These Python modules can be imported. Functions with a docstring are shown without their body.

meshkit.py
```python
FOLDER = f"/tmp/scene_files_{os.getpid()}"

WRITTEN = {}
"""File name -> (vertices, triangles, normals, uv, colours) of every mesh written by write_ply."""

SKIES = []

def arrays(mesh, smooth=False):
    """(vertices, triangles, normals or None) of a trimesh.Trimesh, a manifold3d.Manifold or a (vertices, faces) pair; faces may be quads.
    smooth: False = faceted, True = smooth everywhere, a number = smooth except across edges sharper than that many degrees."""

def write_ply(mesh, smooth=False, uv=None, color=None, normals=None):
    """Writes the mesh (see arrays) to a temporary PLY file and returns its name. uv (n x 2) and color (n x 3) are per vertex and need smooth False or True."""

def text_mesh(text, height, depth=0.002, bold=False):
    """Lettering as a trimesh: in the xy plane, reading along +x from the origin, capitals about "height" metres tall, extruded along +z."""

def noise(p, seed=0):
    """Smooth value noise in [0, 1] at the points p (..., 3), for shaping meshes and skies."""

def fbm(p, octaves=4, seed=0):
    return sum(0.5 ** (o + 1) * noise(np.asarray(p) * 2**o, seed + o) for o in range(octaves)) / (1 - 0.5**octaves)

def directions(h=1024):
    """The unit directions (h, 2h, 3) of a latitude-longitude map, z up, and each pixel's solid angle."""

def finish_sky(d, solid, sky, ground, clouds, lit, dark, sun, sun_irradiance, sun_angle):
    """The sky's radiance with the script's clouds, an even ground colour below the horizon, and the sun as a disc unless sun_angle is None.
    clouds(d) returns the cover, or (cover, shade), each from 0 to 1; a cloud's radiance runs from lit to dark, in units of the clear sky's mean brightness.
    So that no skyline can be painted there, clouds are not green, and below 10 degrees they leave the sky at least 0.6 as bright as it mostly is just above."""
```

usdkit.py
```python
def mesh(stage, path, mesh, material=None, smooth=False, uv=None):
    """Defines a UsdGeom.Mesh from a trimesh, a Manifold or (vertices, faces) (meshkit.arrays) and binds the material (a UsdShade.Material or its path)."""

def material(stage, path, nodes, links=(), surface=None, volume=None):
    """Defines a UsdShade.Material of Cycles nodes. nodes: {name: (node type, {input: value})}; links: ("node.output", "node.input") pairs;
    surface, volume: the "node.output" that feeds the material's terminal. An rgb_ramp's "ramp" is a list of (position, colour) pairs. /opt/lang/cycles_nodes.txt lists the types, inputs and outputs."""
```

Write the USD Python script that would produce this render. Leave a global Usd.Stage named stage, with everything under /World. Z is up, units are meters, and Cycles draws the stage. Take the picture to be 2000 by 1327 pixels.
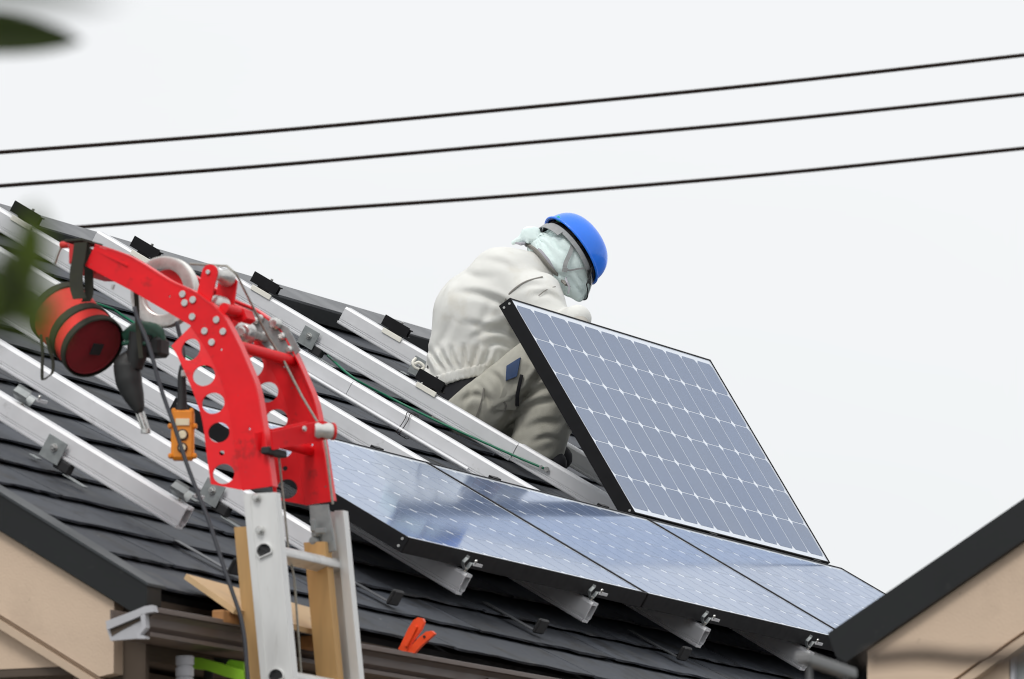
import math, random
import numpy as np, trimesh, manifold3d
import usdkit, meshkit
from pxr import Usd, UsdGeom, UsdLux, UsdShade, Gf, Sdf, Vt
from shapely.geometry import Polygon, Point
from shapely import affinity

stage = Usd.Stage.CreateInMemory()
UsdGeom.SetStageUpAxis(stage, 'Z'); UsdGeom.SetStageMetersPerUnit(stage, 1.0)
WORLD = UsdGeom.Xform.Define(stage, '/World')
UsdGeom.Scope.Define(stage, '/World/Looks')
stage.SetDefaultPrim(WORLD.GetPrim())
rng = random.Random(7); nrg = np.random.default_rng(7)

# ------------------------------------------------------------------ camera, sky, sun, exposure
CAM = np.array([0, 0, 1.6]); PITCH = 0.136201; FPX = 14775.4           # long lens from the street, tilted up 7.8 degrees
cam = UsdGeom.Camera.Define(stage, '/World/camera')
sp, cp = math.sin(PITCH), math.cos(PITCH)
cam.AddTransformOp().Set(Gf.Matrix4d(1, 0, 0, 0, 0, -sp, cp, 0, 0, -cp, -sp, 0, CAM[0], CAM[1], CAM[2], 1))
cam.CreateHorizontalApertureAttr(36.0); cam.CreateVerticalApertureAttr(36.0 * 679 / 1024)
cam.CreateFocalLengthAttr(36.0 * FPX / 2000)
cam.CreateFStopAttr(11.0); cam.CreateFocusDistanceAttr(24.0)
cam.CreateClippingRangeAttr(Gf.Vec2f(0.3, 20000.0))
cam.CreateExposureAttr(0.45)

SUN_EL, SUN_AZ = math.radians(52), math.radians(-155)                   # azimuth from +y towards +x: behind the camera, a little left
SUNV = np.array([math.sin(SUN_AZ) * math.cos(SUN_EL), math.cos(SUN_AZ) * math.cos(SUN_EL), math.sin(SUN_EL)])
usdkit.material(stage, '/World/Looks/overcast', {
    'tc': ('texture_coordinate', {}), 'sep': ('separate_xyz', {}),
    'up': ('map_range', {'from_min': -0.02, 'from_max': 1.0, 'to_min': 0.0, 'to_max': 1.0, 'clamp': True}),
    'grad': ('rgb_ramp', {'ramp': [(0, (6.48, 6.55, 6.62)), (0.3, (6.62, 6.68, 6.74)), (0.6, (8.0, 8.1, 8.2)), (1, (9.2, 9.3, 9.4))]}),
    'mp': ('mapping', {'scale': (1.4, 1.4, 3.5)}),
    'no': ('noise_texture', {'scale': 1.1, 'detail': 4.0, 'roughness': 0.5}),
    'nr': ('rgb_ramp', {'ramp': [(0.3, (0.94, 0.945, 0.95)), (0.7, (1.03, 1.03, 1.03))]}),
    'mul': ('mix', {'mix_type': 'multiply', 'fac': 1.0}),
    'sky': ('sky_texture', {'sky_type': 'single_scattering', 'sun_disc': False, 'sun_elevation': SUN_EL, 'sun_rotation': SUN_AZ}),
    'mix': ('mix', {'mix_type': 'mix', 'fac': 0.96}), 'bg': ('background_shader', {'strength': 0.1})},
    [('tc.generated', 'sep.vector'), ('sep.z', 'up.value'), ('up.result', 'grad.fac'), ('tc.generated', 'mp.vector'), ('mp.vector', 'no.vector'),
     ('no.fac', 'nr.fac'), ('grad.color', 'mul.color1'), ('nr.color', 'mul.color2'), ('sky.color', 'mix.color1'), ('mul.color', 'mix.color2'), ('mix.color', 'bg.color')], surface='bg.background')
dome = UsdLux.DomeLight.Define(stage, '/World/sky')
UsdShade.MaterialBindingAPI.Apply(dome.GetPrim()).Bind(UsdShade.Material.Get(stage, '/World/Looks/overcast'))
sun = UsdLux.DistantLight.Define(stage, '/World/sun')
sun.CreateIntensityAttr(0.27); sun.CreateAngleAttr(18.0); sun.CreateColorAttr(Gf.Vec3f(1, 0.97, 0.93)); sun.CreateNormalizeAttr(True)
zc = SUNV; xc = np.cross([0, 0, 1], zc); xc /= np.linalg.norm(xc); yc = np.cross(zc, xc)
sun.AddTransformOp().Set(Gf.Matrix4d(*xc, 0, *yc, 0, *zc, 0, 0, 0, 0, 1))

# ------------------------------------------------------------------ frames of the place
YAW, TH, TILT = 1.14204, 0.534125, 1.022817
Eh = np.array([math.cos(YAW), math.sin(YAW), 0]); Hh = np.array([-math.sin(YAW), math.cos(YAW), 0]); Zh = np.array([0, 0, 1.0])
Sh = Hh * math.cos(TH) + Zh * math.sin(TH); Nh = -Hh * math.sin(TH) + Zh * math.cos(TH)
O = np.array([-0.27207, 19.87847, 2.19624]) + CAM                        # lower left corner of the laid panels; Eh eave, Hh into the house, Sh up the roof, Nh off the roof
ROOF = -0.2                                                              # slate surface below the panels' top face
GZ = -O[2]                                                               # ground in house coordinates
KP = 1 - 0.043 / ((O - CAM) @ Nh); PO = CAM + (O - CAM) * KP                 # panels' own corner, just above the rails
PL, PH, GAP, PT = 1.58 * KP, 0.808 * KP, 0.006, 0.047

def A(*v): return np.array(v, float)
def L(a, b, z): return O + Eh * a + Hh * b + Zh * z
def R(a, s, n): return O + Eh * a + Sh * s + Nh * n
def RP_(a, s, n): return PO + Eh * a + Sh * s + Nh * n
PA, PS = (PO - O) @ Eh, (PO - O) @ Sh
def ray(x, y):
    u, v = (x - 1000) / FPX, -(y - 663.5) / FPX
    return np.array([u, cp - v * sp, sp + v * cp])
def on(x, y, nn, c):
    d = ray(x, y); return CAM + d * ((c + (O - CAM) @ nn) / (d @ nn))
def onA(x, y, a): return on(x, y, Eh, a)                                 # point of a vertical plane along the gable
def onB(x, y, b): return on(x, y, Hh, b)
def onR(x, y, n): return on(x, y, Nh, n)
def onY(x, y, dist): d = ray(x, y); return CAM + d * (dist / d[1])
def bz(x, y, a): q = onA(x, y, a) - O; return (q @ Hh, q[2])

# ------------------------------------------------------------------ materials
def mat(name, c, rough=0.5, metal=0.0, var=0.1, scale=12.0, bump=0.0, bscale=120.0, coat=0.0, spec=0.5, stretch=(1, 1, 1), trans=0.0, c2=None, sheen=0.0, rnd=0.0, wear=None):
    c = np.array(c, float); lo = c * (1 - var); hi = np.minimum(np.array(c2, float) if c2 is not None else c * (1 + var), 0.95)
    nodes = {'g': ('geometry', {}), 'mp': ('mapping', {'scale': stretch}), 'n': ('noise_texture', {'scale': scale, 'detail': 5.0, 'roughness': 0.6}),
             'r': ('rgb_ramp', {'ramp': [(0.3, tuple(lo)), (0.7, tuple(hi))]}),
             'rr': ('map_range', {'from_min': 0.3, 'from_max': 0.7, 'to_min': max(rough - 0.08, 0.02), 'to_max': min(rough + 0.1, 1), 'clamp': True}),
             'p': ('principled_bsdf', {'metallic': metal, 'coat_weight': coat, 'coat_roughness': 0.06, 'specular_ior_level': spec, 'sheen_weight': sheen})}
    links = [('g.position', 'mp.vector'), ('mp.vector', 'n.vector'), ('n.fac', 'r.fac'), ('n.fac', 'rr.value'), ('rr.result', 'p.roughness')]
    col = 'r.color'
    if rnd:
        nodes['oi'] = ('object_info', {}); nodes['om'] = ('map_range', {'to_min': 1 - rnd, 'to_max': 1 + rnd}); nodes['hs'] = ('hsv', {})
        links += [('oi.random', 'om.value'), ('om.result', 'hs.value'), (col, 'hs.color')]; col = 'hs.color'
    if wear:                                                             # chips, flecks and grime with a shape of their own: (colour, scale, from, to)
        for i, (wc, ws, w0, w1) in enumerate(wear):
            nodes[f'wn{i}'] = ('noise_texture', {'scale': ws, 'detail': 6.0, 'roughness': 0.65}); nodes[f'wr{i}'] = ('map_range', {'from_min': w0, 'from_max': w1, 'clamp': True}); nodes[f'wm{i}'] = ('mix', {'mix_type': 'mix', 'color2': tuple(wc)})
            links += [('mp.vector', f'wn{i}.vector'), (f'wn{i}.fac', f'wr{i}.value'), (f'wr{i}.result', f'wm{i}.fac'), (col, f'wm{i}.color1')]; col = f'wm{i}.color'
    links.append((col, 'p.base_color'))
    if bump:
        nodes['bn'] = ('noise_texture', {'scale': bscale, 'detail': 4.0}); nodes['b'] = ('bump', {'strength': 1.0, 'distance': bump})
        links += [('mp.vector', 'bn.vector'), ('bn.fac', 'b.height'), ('b.normal', 'p.normal')]
    out = 'p.BSDF'
    if trans:
        nodes['t'] = ('translucent_bsdf', {'color': tuple(np.minimum(c * 2.2, 0.9))}); nodes['mx'] = ('mix_closure', {'fac': trans})
        links += [('p.BSDF', 'mx.closure1'), ('t.BSDF', 'mx.closure2')]; out = 'mx.closure'
    return usdkit.material(stage, '/World/Looks/' + name, nodes, links, surface=out)

M = dict(
    red=mat('red_paint', (0.74, 0.004, 0.010), 0.5, var=0.10, scale=9, bump=0.0004, bscale=60, coat=0.0, spec=0.35, wear=[((0.30, 0.012, 0.012), 16, 0.58, 0.74), ((0.13, 0.10, 0.09), 75, 0.685, 0.70)]),
    red_lip=mat('red_paint_edge', (0.74, 0.006, 0.012), 0.30, var=0.1, scale=9, spec=0.6),
    red_dark=mat('red_paint_worn', (0.60, 0.02, 0.02), 0.5, var=0.2, scale=20),
    alu=mat('aluminium_rail', (0.655, 0.66, 0.675), 0.42, metal=0.12, var=0.05, scale=8, wear=[((0.45, 0.45, 0.45), 14, 0.64, 0.78)], bump=0.0002, bscale=200),
    alu_ladder=mat('aluminium_ladder', (0.66, 0.66, 0.645), 0.38, metal=0.35, var=0.10, scale=16, bump=0.0003, bscale=90, stretch=(1, 1, 0.15), wear=[((0.40, 0.39, 0.36), 30, 0.60, 0.74)]),
    steel=mat('steel', (0.55, 0.55, 0.53), 0.28, metal=0.9, var=0.15, scale=40),
    zinc=mat('zinc_plate', (0.27, 0.29, 0.29), 0.45, metal=0.4, var=0.15, scale=45),
    sheave=mat('sheave_steel', (0.62, 0.61, 0.58), 0.33, metal=0.65, var=0.12, scale=20),
    black_frame=mat('black_anodised', (0.006, 0.006, 0.007), 0.42, var=0.15, scale=20, spec=0.22),
    black=mat('black_rubber', (0.011, 0.011, 0.012), 0.6, var=0.2, scale=30),
    slate=mat('slate', (0.037, 0.042, 0.052), 0.60, var=0.3, scale=9, bump=0.002, bscale=110, c2=(0.056, 0.062, 0.075), rnd=0.22, spec=0.24, wear=[((0.024, 0.024, 0.025), 8, 0.52, 0.66), ((0.085, 0.08, 0.07), 5, 0.60, 0.78), ((0.30, 0.30, 0.29), 48, 0.695, 0.72)]),
    slate_edge=mat('roof_felt', (0.007, 0.007, 0.008), 0.9),
    verge_cap=mat('verge_cap', (0.040, 0.045, 0.048), 0.5, var=0.12, scale=6, spec=0.3),
    ridge=mat('ridge_metal', (0.085, 0.088, 0.094), 0.42, metal=0.2, var=0.1, scale=6),
    verge=mat('verge_trim', (0.0075, 0.0088, 0.0095), 0.5, var=0.2, scale=6, spec=0.35, wear=[((0.03, 0.03, 0.028), 18, 0.62, 0.8)]),
    beige=mat('beige_render', (0.575, 0.44, 0.325), 0.8, var=0.04, scale=3, bump=0.0010, bscale=190, wear=[((0.45, 0.34, 0.25), 3.5, 0.54, 0.85), ((0.2, 0.15, 0.1), 30, 0.70, 0.73)]),
    beige_trim=mat('beige_moulding', (0.50, 0.38, 0.275), 0.7, var=0.06, scale=5),
    soffit=mat('soffit_brown', (0.085, 0.062, 0.045), 0.8, var=0.15, scale=4),
    gutter=mat('brown_gutter', (0.115, 0.088, 0.076), 0.42, var=0.10, scale=7),
    gutter_cap=mat('gutter_cap_grey', (0.42, 0.42, 0.44), 0.5, var=0.08, scale=12),
    timber=mat('timber', (0.50, 0.30, 0.12), 0.7, var=0.22, scale=14, stretch=(1, 1, 0.12), bump=0.0006, bscale=60),
    ply=mat('plywood', (0.56, 0.38, 0.20), 0.7, var=0.12, scale=9, stretch=(0.4, 1, 1)),
    timber_end=mat('timber_end', (0.36, 0.17, 0.06), 0.75, var=0.25, scale=25),
    orange=mat('orange_plastic', (0.80, 0.27, 0.02), 0.42, var=0.10, scale=20),
    orange_clip=mat('orange_clip', (0.85, 0.075, 0.012), 0.42, var=0.10, scale=30),
    cream=mat('cream_button', (0.80, 0.72, 0.50), 0.4, var=0.04),
    lime=mat('lime_plastic', (0.27, 0.55, 0.025), 0.45, var=0.08, scale=8),
    bag_red=mat('red_fabric', (0.72, 0.035, 0.028), 0.75, var=0.15, scale=10, bump=0.0008, bscale=90),
    bag_base=mat('dark_red_fabric', (0.20, 0.008, 0.014), 0.7, var=0.2, scale=14, bump=0.0008, bscale=90),
    strap=mat('olive_webbing', (0.028, 0.028, 0.018), 0.85, var=0.25, scale=40),
    tool_green=mat('green_tool', (0.012, 0.075, 0.045), 0.5, var=0.25, scale=25),
    tool_black=mat('tool_black', (0.015, 0.016, 0.016), 0.55, var=0.3, scale=25),
    cable=mat('grey_cable', (0.035, 0.037, 0.045), 0.55, var=0.15, scale=30),
    wire=mat('power_cable', (0.016, 0.009, 0.007), 0.8, spec=0.2),
    green_wire=mat('green_earth_wire', (0.004, 0.15, 0.075), 0.45, var=0.1),
    rope=mat('wire_rope', (0.32, 0.31, 0.27), 0.5, metal=0.4, var=0.25, scale=150),
    cuff_white=mat('white_tab', (0.80, 0.78, 0.70), 0.5, var=0.03),
    jacket=mat('jacket_cloth', (0.67, 0.67, 0.635), 0.85, var=0.04, scale=9, wear=[((0.54, 0.51, 0.43), 6, 0.52, 0.78)], bump=0.0009, bscale=420, sheen=0.1),
    trousers=mat('trouser_cloth', (0.41, 0.40, 0.345), 0.9, var=0.08, scale=8, wear=[((0.31, 0.30, 0.25), 9, 0.52, 0.75)], bump=0.0009, bscale=420),
    navy=mat('navy_flap', (0.035, 0.065, 0.145), 0.8, var=0.12, scale=30),
    collar=mat('grey_collar', (0.34, 0.33, 0.36), 0.85, var=0.1, scale=30),
    seam=mat('seam_thread', (0.20, 0.19, 0.17), 0.9),
    under=mat('black_shirt', (0.012, 0.012, 0.015), 0.85, var=0.3, scale=14),
    skin=mat('skin', (0.36, 0.17, 0.10), 0.6, var=0.08),
    towel=mat('pale_mint_towel', (0.74, 0.86, 0.84), 0.92, var=0.04, scale=10, bump=0.0012, bscale=500, sheen=0.15),
    helmet=mat('blue_helmet', (0.010, 0.17, 0.80), 0.25, var=0.05, scale=8, coat=0.3),
    helmet_in=mat('helmet_liner', (0.02, 0.02, 0.022), 0.7),
    band=mat('grey_band', (0.30, 0.31, 0.31), 0.7, var=0.12, scale=40),
    teal=mat('teal_buckle', (0.04, 0.50, 0.42), 0.45),
    glove=mat('work_glove', (0.42, 0.40, 0.36), 0.9, var=0.1),
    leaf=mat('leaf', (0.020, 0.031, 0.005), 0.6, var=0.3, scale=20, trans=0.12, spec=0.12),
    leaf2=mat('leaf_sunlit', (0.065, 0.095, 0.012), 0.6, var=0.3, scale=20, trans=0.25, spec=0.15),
    twig=mat('twig', (0.05, 0.035, 0.025), 0.8),
    grey_metal=mat('grey_metal', (0.17, 0.17, 0.17), 0.5, var=0.1),
    grey_panel=mat('grey_cladding', (0.30, 0.32, 0.31), 0.6, var=0.05),
    concrete=mat('yard_asphalt', (0.10, 0.10, 0.098), 0.9, var=0.15, scale=1.5, bump=0.002, bscale=30),
)
# solar glass: a blue-tinted, slightly rough reflection over the cells or the white sheet below
def glassed(name, lo, hi, rnd):
    usdkit.material(stage, '/World/Looks/' + name, {
        'g': ('geometry', {}), 'n': ('noise_texture', {'scale': 2.2, 'detail': 2.0}), 'r': ('rgb_ramp', {'ramp': [(0.3, lo), (0.7, hi)]}),
        'oi': ('object_info', {}), 'om': ('map_range', {'to_min': 1 - rnd, 'to_max': 1 + rnd}), 'hs': ('hsv', {}), 'd': ('diffuse_bsdf', {}),
        'bn': ('noise_texture', {'scale': 900.0}), 'b': ('bump', {'strength': 0.25, 'distance': 0.0003}),
        's': ('glossy_bsdf', {'color': (0.88, 0.93, 1.0), 'roughness': 0.06}), 'f': ('fresnel', {'IOR': 1.46}), 'm': ('mix_closure', {})},
        [('g.position', 'n.vector'), ('n.fac', 'r.fac'), ('oi.random', 'om.value'), ('om.result', 'hs.value'), ('r.color', 'hs.color'), ('hs.color', 'd.color'),
         ('f.fac', 'm.fac'), ('d.BSDF', 'm.closure1'), ('s.BSDF', 'm.closure2')], surface='m.closure')
    return UsdShade.Material.Get(stage, '/World/Looks/' + name)
M['back'] = glassed('white_backsheet', (0.72, 0.76, 0.82), (0.76, 0.80, 0.86), 0.0)
M['cell'] = glassed('solar_cell', (0.098, 0.135, 0.225), (0.128, 0.162, 0.240), 0.05)
usdkit.material(stage, '/World/Looks/visor', {'t': ('transparent_bsdf', {'color': (0.93, 0.95, 0.95)}), 'g': ('glossy_bsdf', {'roughness': 0.05}), 'f': ('fresnel', {'IOR': 1.5}), 'm': ('mix_closure', {})},
                [('f.fac', 'm.fac'), ('t.BSDF', 'm.closure1'), ('g.BSDF', 'm.closure2')], surface='m.closure')
M['visor'] = UsdShade.Material.Get(stage, '/World/Looks/visor')

# ------------------------------------------------------------------ scene helpers
used, BASE = {}, {}
def numbered(parent, name):
    k = (str(parent), name); n = used.get(k, 0); used[k] = n + 1
    return f'{parent}/{name}' + (f'_{n:03d}' if n else '')
def setdata(p, **kw):
    for k, v in kw.items():
        if v: p.SetCustomDataByKey(k, v)
def thing(name, label, cat, base=(0, 0, 0), group=None, kind=None):
    path = numbered('/World', name); x = UsdGeom.Xform.Define(stage, path); x.AddTranslateOp().Set(Gf.Vec3d(*map(float, base)))
    BASE[path] = np.array(base, float)
    setdata(x.GetPrim(), label=label, category=cat, group=group, kind=kind)
    return path
def arr(m):
    if hasattr(m, 'to_mesh'):
        q = m.to_mesh(); return np.array(q.vert_properties[:, :3]), np.array(q.tri_verts)
    if isinstance(m, (tuple, list)):
        v, f = np.asarray(m[0], float), np.asarray(m[1], int)
        if f.shape[1] == 4: f = np.vstack([f[:, [0, 1, 2]], f[:, [0, 2, 3]]])
        return v, f
    return np.array(m.vertices), np.array(m.faces)
def obj(name, m, material, parent='/World', smooth=False, label=None, kind=None):
    if isinstance(m, list) and m and not np.isscalar(m[0]) and not isinstance(m[0], np.ndarray): m = cat(*m)
    v, f = arr(m); path = numbered(parent, name); base = BASE.get(parent, np.zeros(3))
    usdkit.mesh(stage, path, (v - base, f), M[material] if isinstance(material, str) else material, smooth=smooth)
    BASE[path] = base; p = stage.GetPrimAtPath(path); setdata(p, label=label, kind=kind)
    return path
def single(name, m, material, label, cat_, smooth=False, group=None, kind=None):
    p = obj(name, m, material, '/World', smooth); setdata(stage.GetPrimAtPath(p), label=label, category=cat_, group=group, kind=kind); return p
def cat(*ms):
    V, F, n = [], [], 0
    for m in ms:
        v, f = arr(m); V.append(v); F.append(f + n); n += len(v)
    return np.vstack(V), np.vstack(F)
def hull(P):
    h = trimesh.convex.convex_hull(np.asarray(P, float)); return np.array(h.vertices), np.array(h.faces)
def bx(c, hx, hy, hz, ax, bev=0.0):
    """chamfered box: centre, half sizes, axes (3 unit vectors)"""
    c = np.asarray(c, float); ax = np.asarray(ax, float); P = []
    for sx in (-1, 1):
        for sy in (-1, 1):
            for sz in (-1, 1):
                if bev <= 0: P.append([sx * hx, sy * hy, sz * hz]); continue
                b = min(bev, hx * 0.9, hy * 0.9, hz * 0.9)
                P += [[sx * (hx - b), sy * (hy - b), sz * hz], [sx * (hx - b), sy * hy, sz * (hz - b)], [sx * hx, sy * (hy - b), sz * (hz - b)]]
    v, f = hull(np.array(P)); return c + v @ ax, f
AX_L = np.array([Eh, Hh, Zh]); AX_R = np.array([Eh, Sh, Nh])
def bL(a0, a1, b0, b1, z0, z1, bev=0.0): return bx(L((a0 + a1) / 2, (b0 + b1) / 2, (z0 + z1) / 2), abs(a1 - a0) / 2, abs(b1 - b0) / 2, abs(z1 - z0) / 2, AX_L, bev)
def bR(a0, a1, s0, s1, n0, n1, bev=0.0): return bx(R((a0 + a1) / 2, (s0 + s1) / 2, (n0 + n1) / 2), abs(a1 - a0) / 2, abs(s1 - s0) / 2, abs(n1 - n0) / 2, AX_R, bev)
def extr(poly, d, org, u, v, w):
    """extrude a shapely polygon of (u, v) coordinates by d along w"""
    polys = getattr(poly, 'geoms', [poly]); out = []
    for g in polys:
        m = trimesh.creation.extrude_polygon(g, d, engine='earcut'); q = np.array(m.vertices)
        vv = np.asarray(org) + q[:, :1] * u + q[:, 1:2] * v + q[:, 2:] * w; f = np.array(m.faces)
        if np.dot(np.cross(u, v), w) < 0: f = f[:, ::-1]
        out.append((vv, f))
    return cat(*out)
def plateA(px, a, t, holes=()):
    """plate in the gable-parallel plane a, outline given by its corners in the photograph"""
    P = Polygon([bz(x, y, a) for x, y in px]).buffer(0)
    for h in holes: P = P.difference(h)
    return extr(P, t, O + Eh * a, Hh, Zh, Eh)
def tube(P, r, n=10, caps=True, closed=False):
    P = np.asarray(P, float); m = len(P); r = np.broadcast_to(np.asarray(r, float), (m,))
    T = np.gradient(P, axis=0) if not closed else np.roll(P, -1, 0) - np.roll(P, 1, 0)
    T /= np.linalg.norm(T, axis=1, keepdims=True) + 1e-12
    u = np.cross(T[0], [0.3, 0.2, 1.0]); u /= np.linalg.norm(u); rings = []
    t = np.arange(n) * 2 * np.pi / n
    for i in range(m):
        u = u - T[i] * (u @ T[i]); u /= np.linalg.norm(u); w = np.cross(T[i], u)
        rings.append(P[i] + r[i] * (np.cos(t)[:, None] * u + np.sin(t)[:, None] * w))
    V = np.vstack(rings); F = []
    for i in range(m if closed else m - 1):
        for j in range(n):
            p, q = i * n + j, i * n + (j + 1) % n; k = ((i + 1) % m) * n
            F += [[p, q, k + (j + 1) % n], [p, k + (j + 1) % n, k + j]]
    if caps and not closed:
        V = np.vstack([V, P[:1], P[-1:]])
        for j in range(n): F += [[m * n, (j + 1) % n, j], [m * n + 1, (m - 1) * n + j, (m - 1) * n + (j + 1) % n]]
    return V, np.array(F)
def spline(P, n=8):
    P = np.asarray(P, float); Q = np.vstack([2 * P[0] - P[1], P, 2 * P[-1] - P[-2]]); out = []
    for i in range(1, len(Q) - 2):
        for t in np.linspace(0, 1, n, endpoint=False):
            a, b, c, d = Q[i - 1:i + 3]
            out.append(0.5 * (2 * b + (c - a) * t + (2 * a - 5 * b + 4 * c - d) * t * t + (3 * b - a - 3 * c + d) * t ** 3))
    return np.array(out + [P[-1]])
def lathe(prof, org, ax, n=32):
    """revolve (radius, height) profile about ax; the profile may be closed"""
    ax = np.asarray(ax, float) / np.linalg.norm(ax); u = np.cross(ax, [0.31, 0.17, 0.9]); u /= np.linalg.norm(u); w = np.cross(ax, u)
    pr = np.asarray(prof, float); m = len(pr); t = np.arange(n) * 2 * np.pi / n
    V = np.vstack([org + p[0] * (np.cos(t)[:, None] * u + np.sin(t)[:, None] * w) + p[1] * ax for p in pr]); F = []
    for i in range(m - 1):
        for j in range(n):
            a, b, c, d = i * n + j, i * n + (j + 1) % n, (i + 1) * n + (j + 1) % n, (i + 1) * n + j; F += [[a, b, c], [a, c, d]]
    return V, np.array(F)
def disc(c, ax, r, h, n=20, bev=0.0):
    b = bev or min(r, h) * 0.2
    return lathe([(0.0005, h), (r - b, h), (r, h - b), (r, 0), (0.0005, 0)], np.asarray(c), ax, n)
def ribbon(P, W, Nn, t):
    """flat band through points P, half-width vectors W, thickness t along normals Nn"""
    P, W, Nn = map(lambda q: np.asarray(q, float), (P, W, Nn)); m = len(P)
    V = np.vstack([P - W, P + W, P + W + Nn * t, P - W + Nn * t]); F = []
    for i in range(m - 1):
        for k in range(4):
            a, b = k * m + i, ((k + 1) % 4) * m + i; F += [[a, b, b + 1], [a, b + 1, a + 1]]
    for i, s in ((0, 1), (m - 1, -1)):
        q = [k * m + i for k in range(4)]; q = q[::s]; F += [[q[0], q[1], q[2]], [q[0], q[2], q[3]]]
    return V, np.array(F)

# ------------------------------------------------------------------ ground
gq = np.array([[-3000, -3000, 0], [3000, -3000, 0], [3000, 3000, 0], [-3000, 3000, 0]], float)
gp = obj('ground', (gq, np.array([[0, 1, 2, 3]])), 'concrete'); setdata(stage.GetPrimAtPath(gp), kind='structure')

# ------------------------------------------------------------------ the slate-roofed house
SR, S0, A0, A1 = 3.09, -0.235, -1.665, 6.2
bR_, zR_ = SR * math.cos(TH) - ROOF * math.sin(TH), SR * math.sin(TH) + ROOF * math.cos(TH)
house = thing('main_house', 'slate-roofed house with dark verge and beige gable under the solar panels', 'house', L(2, 2, GZ))
roof = obj('roof', bR(A0, A1, S0 + 0.02, SR, ROOF - 0.06, ROOF - 0.022), 'slate_edge', house)
EXPO = 0.19
def slate(a0, a1, s0, up, seed):
    r = np.random.default_rng(seed); n = 15; aa = np.linspace(a0, a1, n)
    fr = s0 + r.uniform(-0.003, 0.003, n) + 0.0025 * np.sin(aa * 19 + seed)
    th = 0.0062 + r.uniform(-0.0012, 0.0012, n); bk = s0 + up
    V = [R(a, s, ROOF + 0.004) for a, s in zip(aa, fr)] + [R(a, s + r.uniform(-0.002, 0.002), ROOF + 0.004 - t) for a, s, t in zip(aa, fr, th)] + [R(a, bk, ROOF - 0.012) for a in (a0, a1)] + [R(a, bk, ROOF - 0.02) for a in (a0, a1)]
    F = []
    for i in range(n - 1):
        F += [[i, i + n, i + n + 1], [i, i + n + 1, i + 1]]
    c = 2 * n
    for i in range(n - 1): F.append([i, i + 1, c if i < n // 2 else c + 1])
    F.append([n // 2, c + 1, c])
    for i in range(n - 1): F.append([i + 1 + n, i + n, c + 2 if i < n // 2 else c + 3])
    F += [[n // 2 + n, c + 2, c + 3], [0, c, n], [n, c, c + 2], [n - 1, 2 * n - 1, c + 1], [c + 1, 2 * n - 1, c + 3]]
    return np.array(V), np.array(F)
k = 0
for row in range(18):
    s0 = S0 + 0.005 + EXPO * row if row else S0
    up = EXPO + 0.03 if row < 17 else SR - s0
    a = A0 + 0.01 - (0.46 if row % 2 else 0.08) + rng.uniform(-0.02, 0.02)
    while a < A1:
        lo, hi = max(a, A0 + 0.012), min(a + 0.901, A1)
        if hi - lo > 0.03: obj('slate', slate(lo, hi, s0 + rng.uniform(-0.002, 0.002), up, k), 'slate', roof); k += 1
        a += 0.91
# other slope, only closed as a slab
zz = lambda s, n: (s * math.cos(TH) - n * math.sin(TH), s * math.sin(TH) + n * math.cos(TH))
obj('rear_slope', extr(Polygon([(bR_, zR_), (bR_ + 3.1, zR_ - 3.1 * math.tan(TH)), (bR_ + 3.1, zR_ - 0.08 - 3.1 * math.tan(TH)), (bR_, zR_ - 0.08)]), A1 - A0, O + Eh * A0, Hh, Zh, Eh), 'slate', house)
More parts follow.
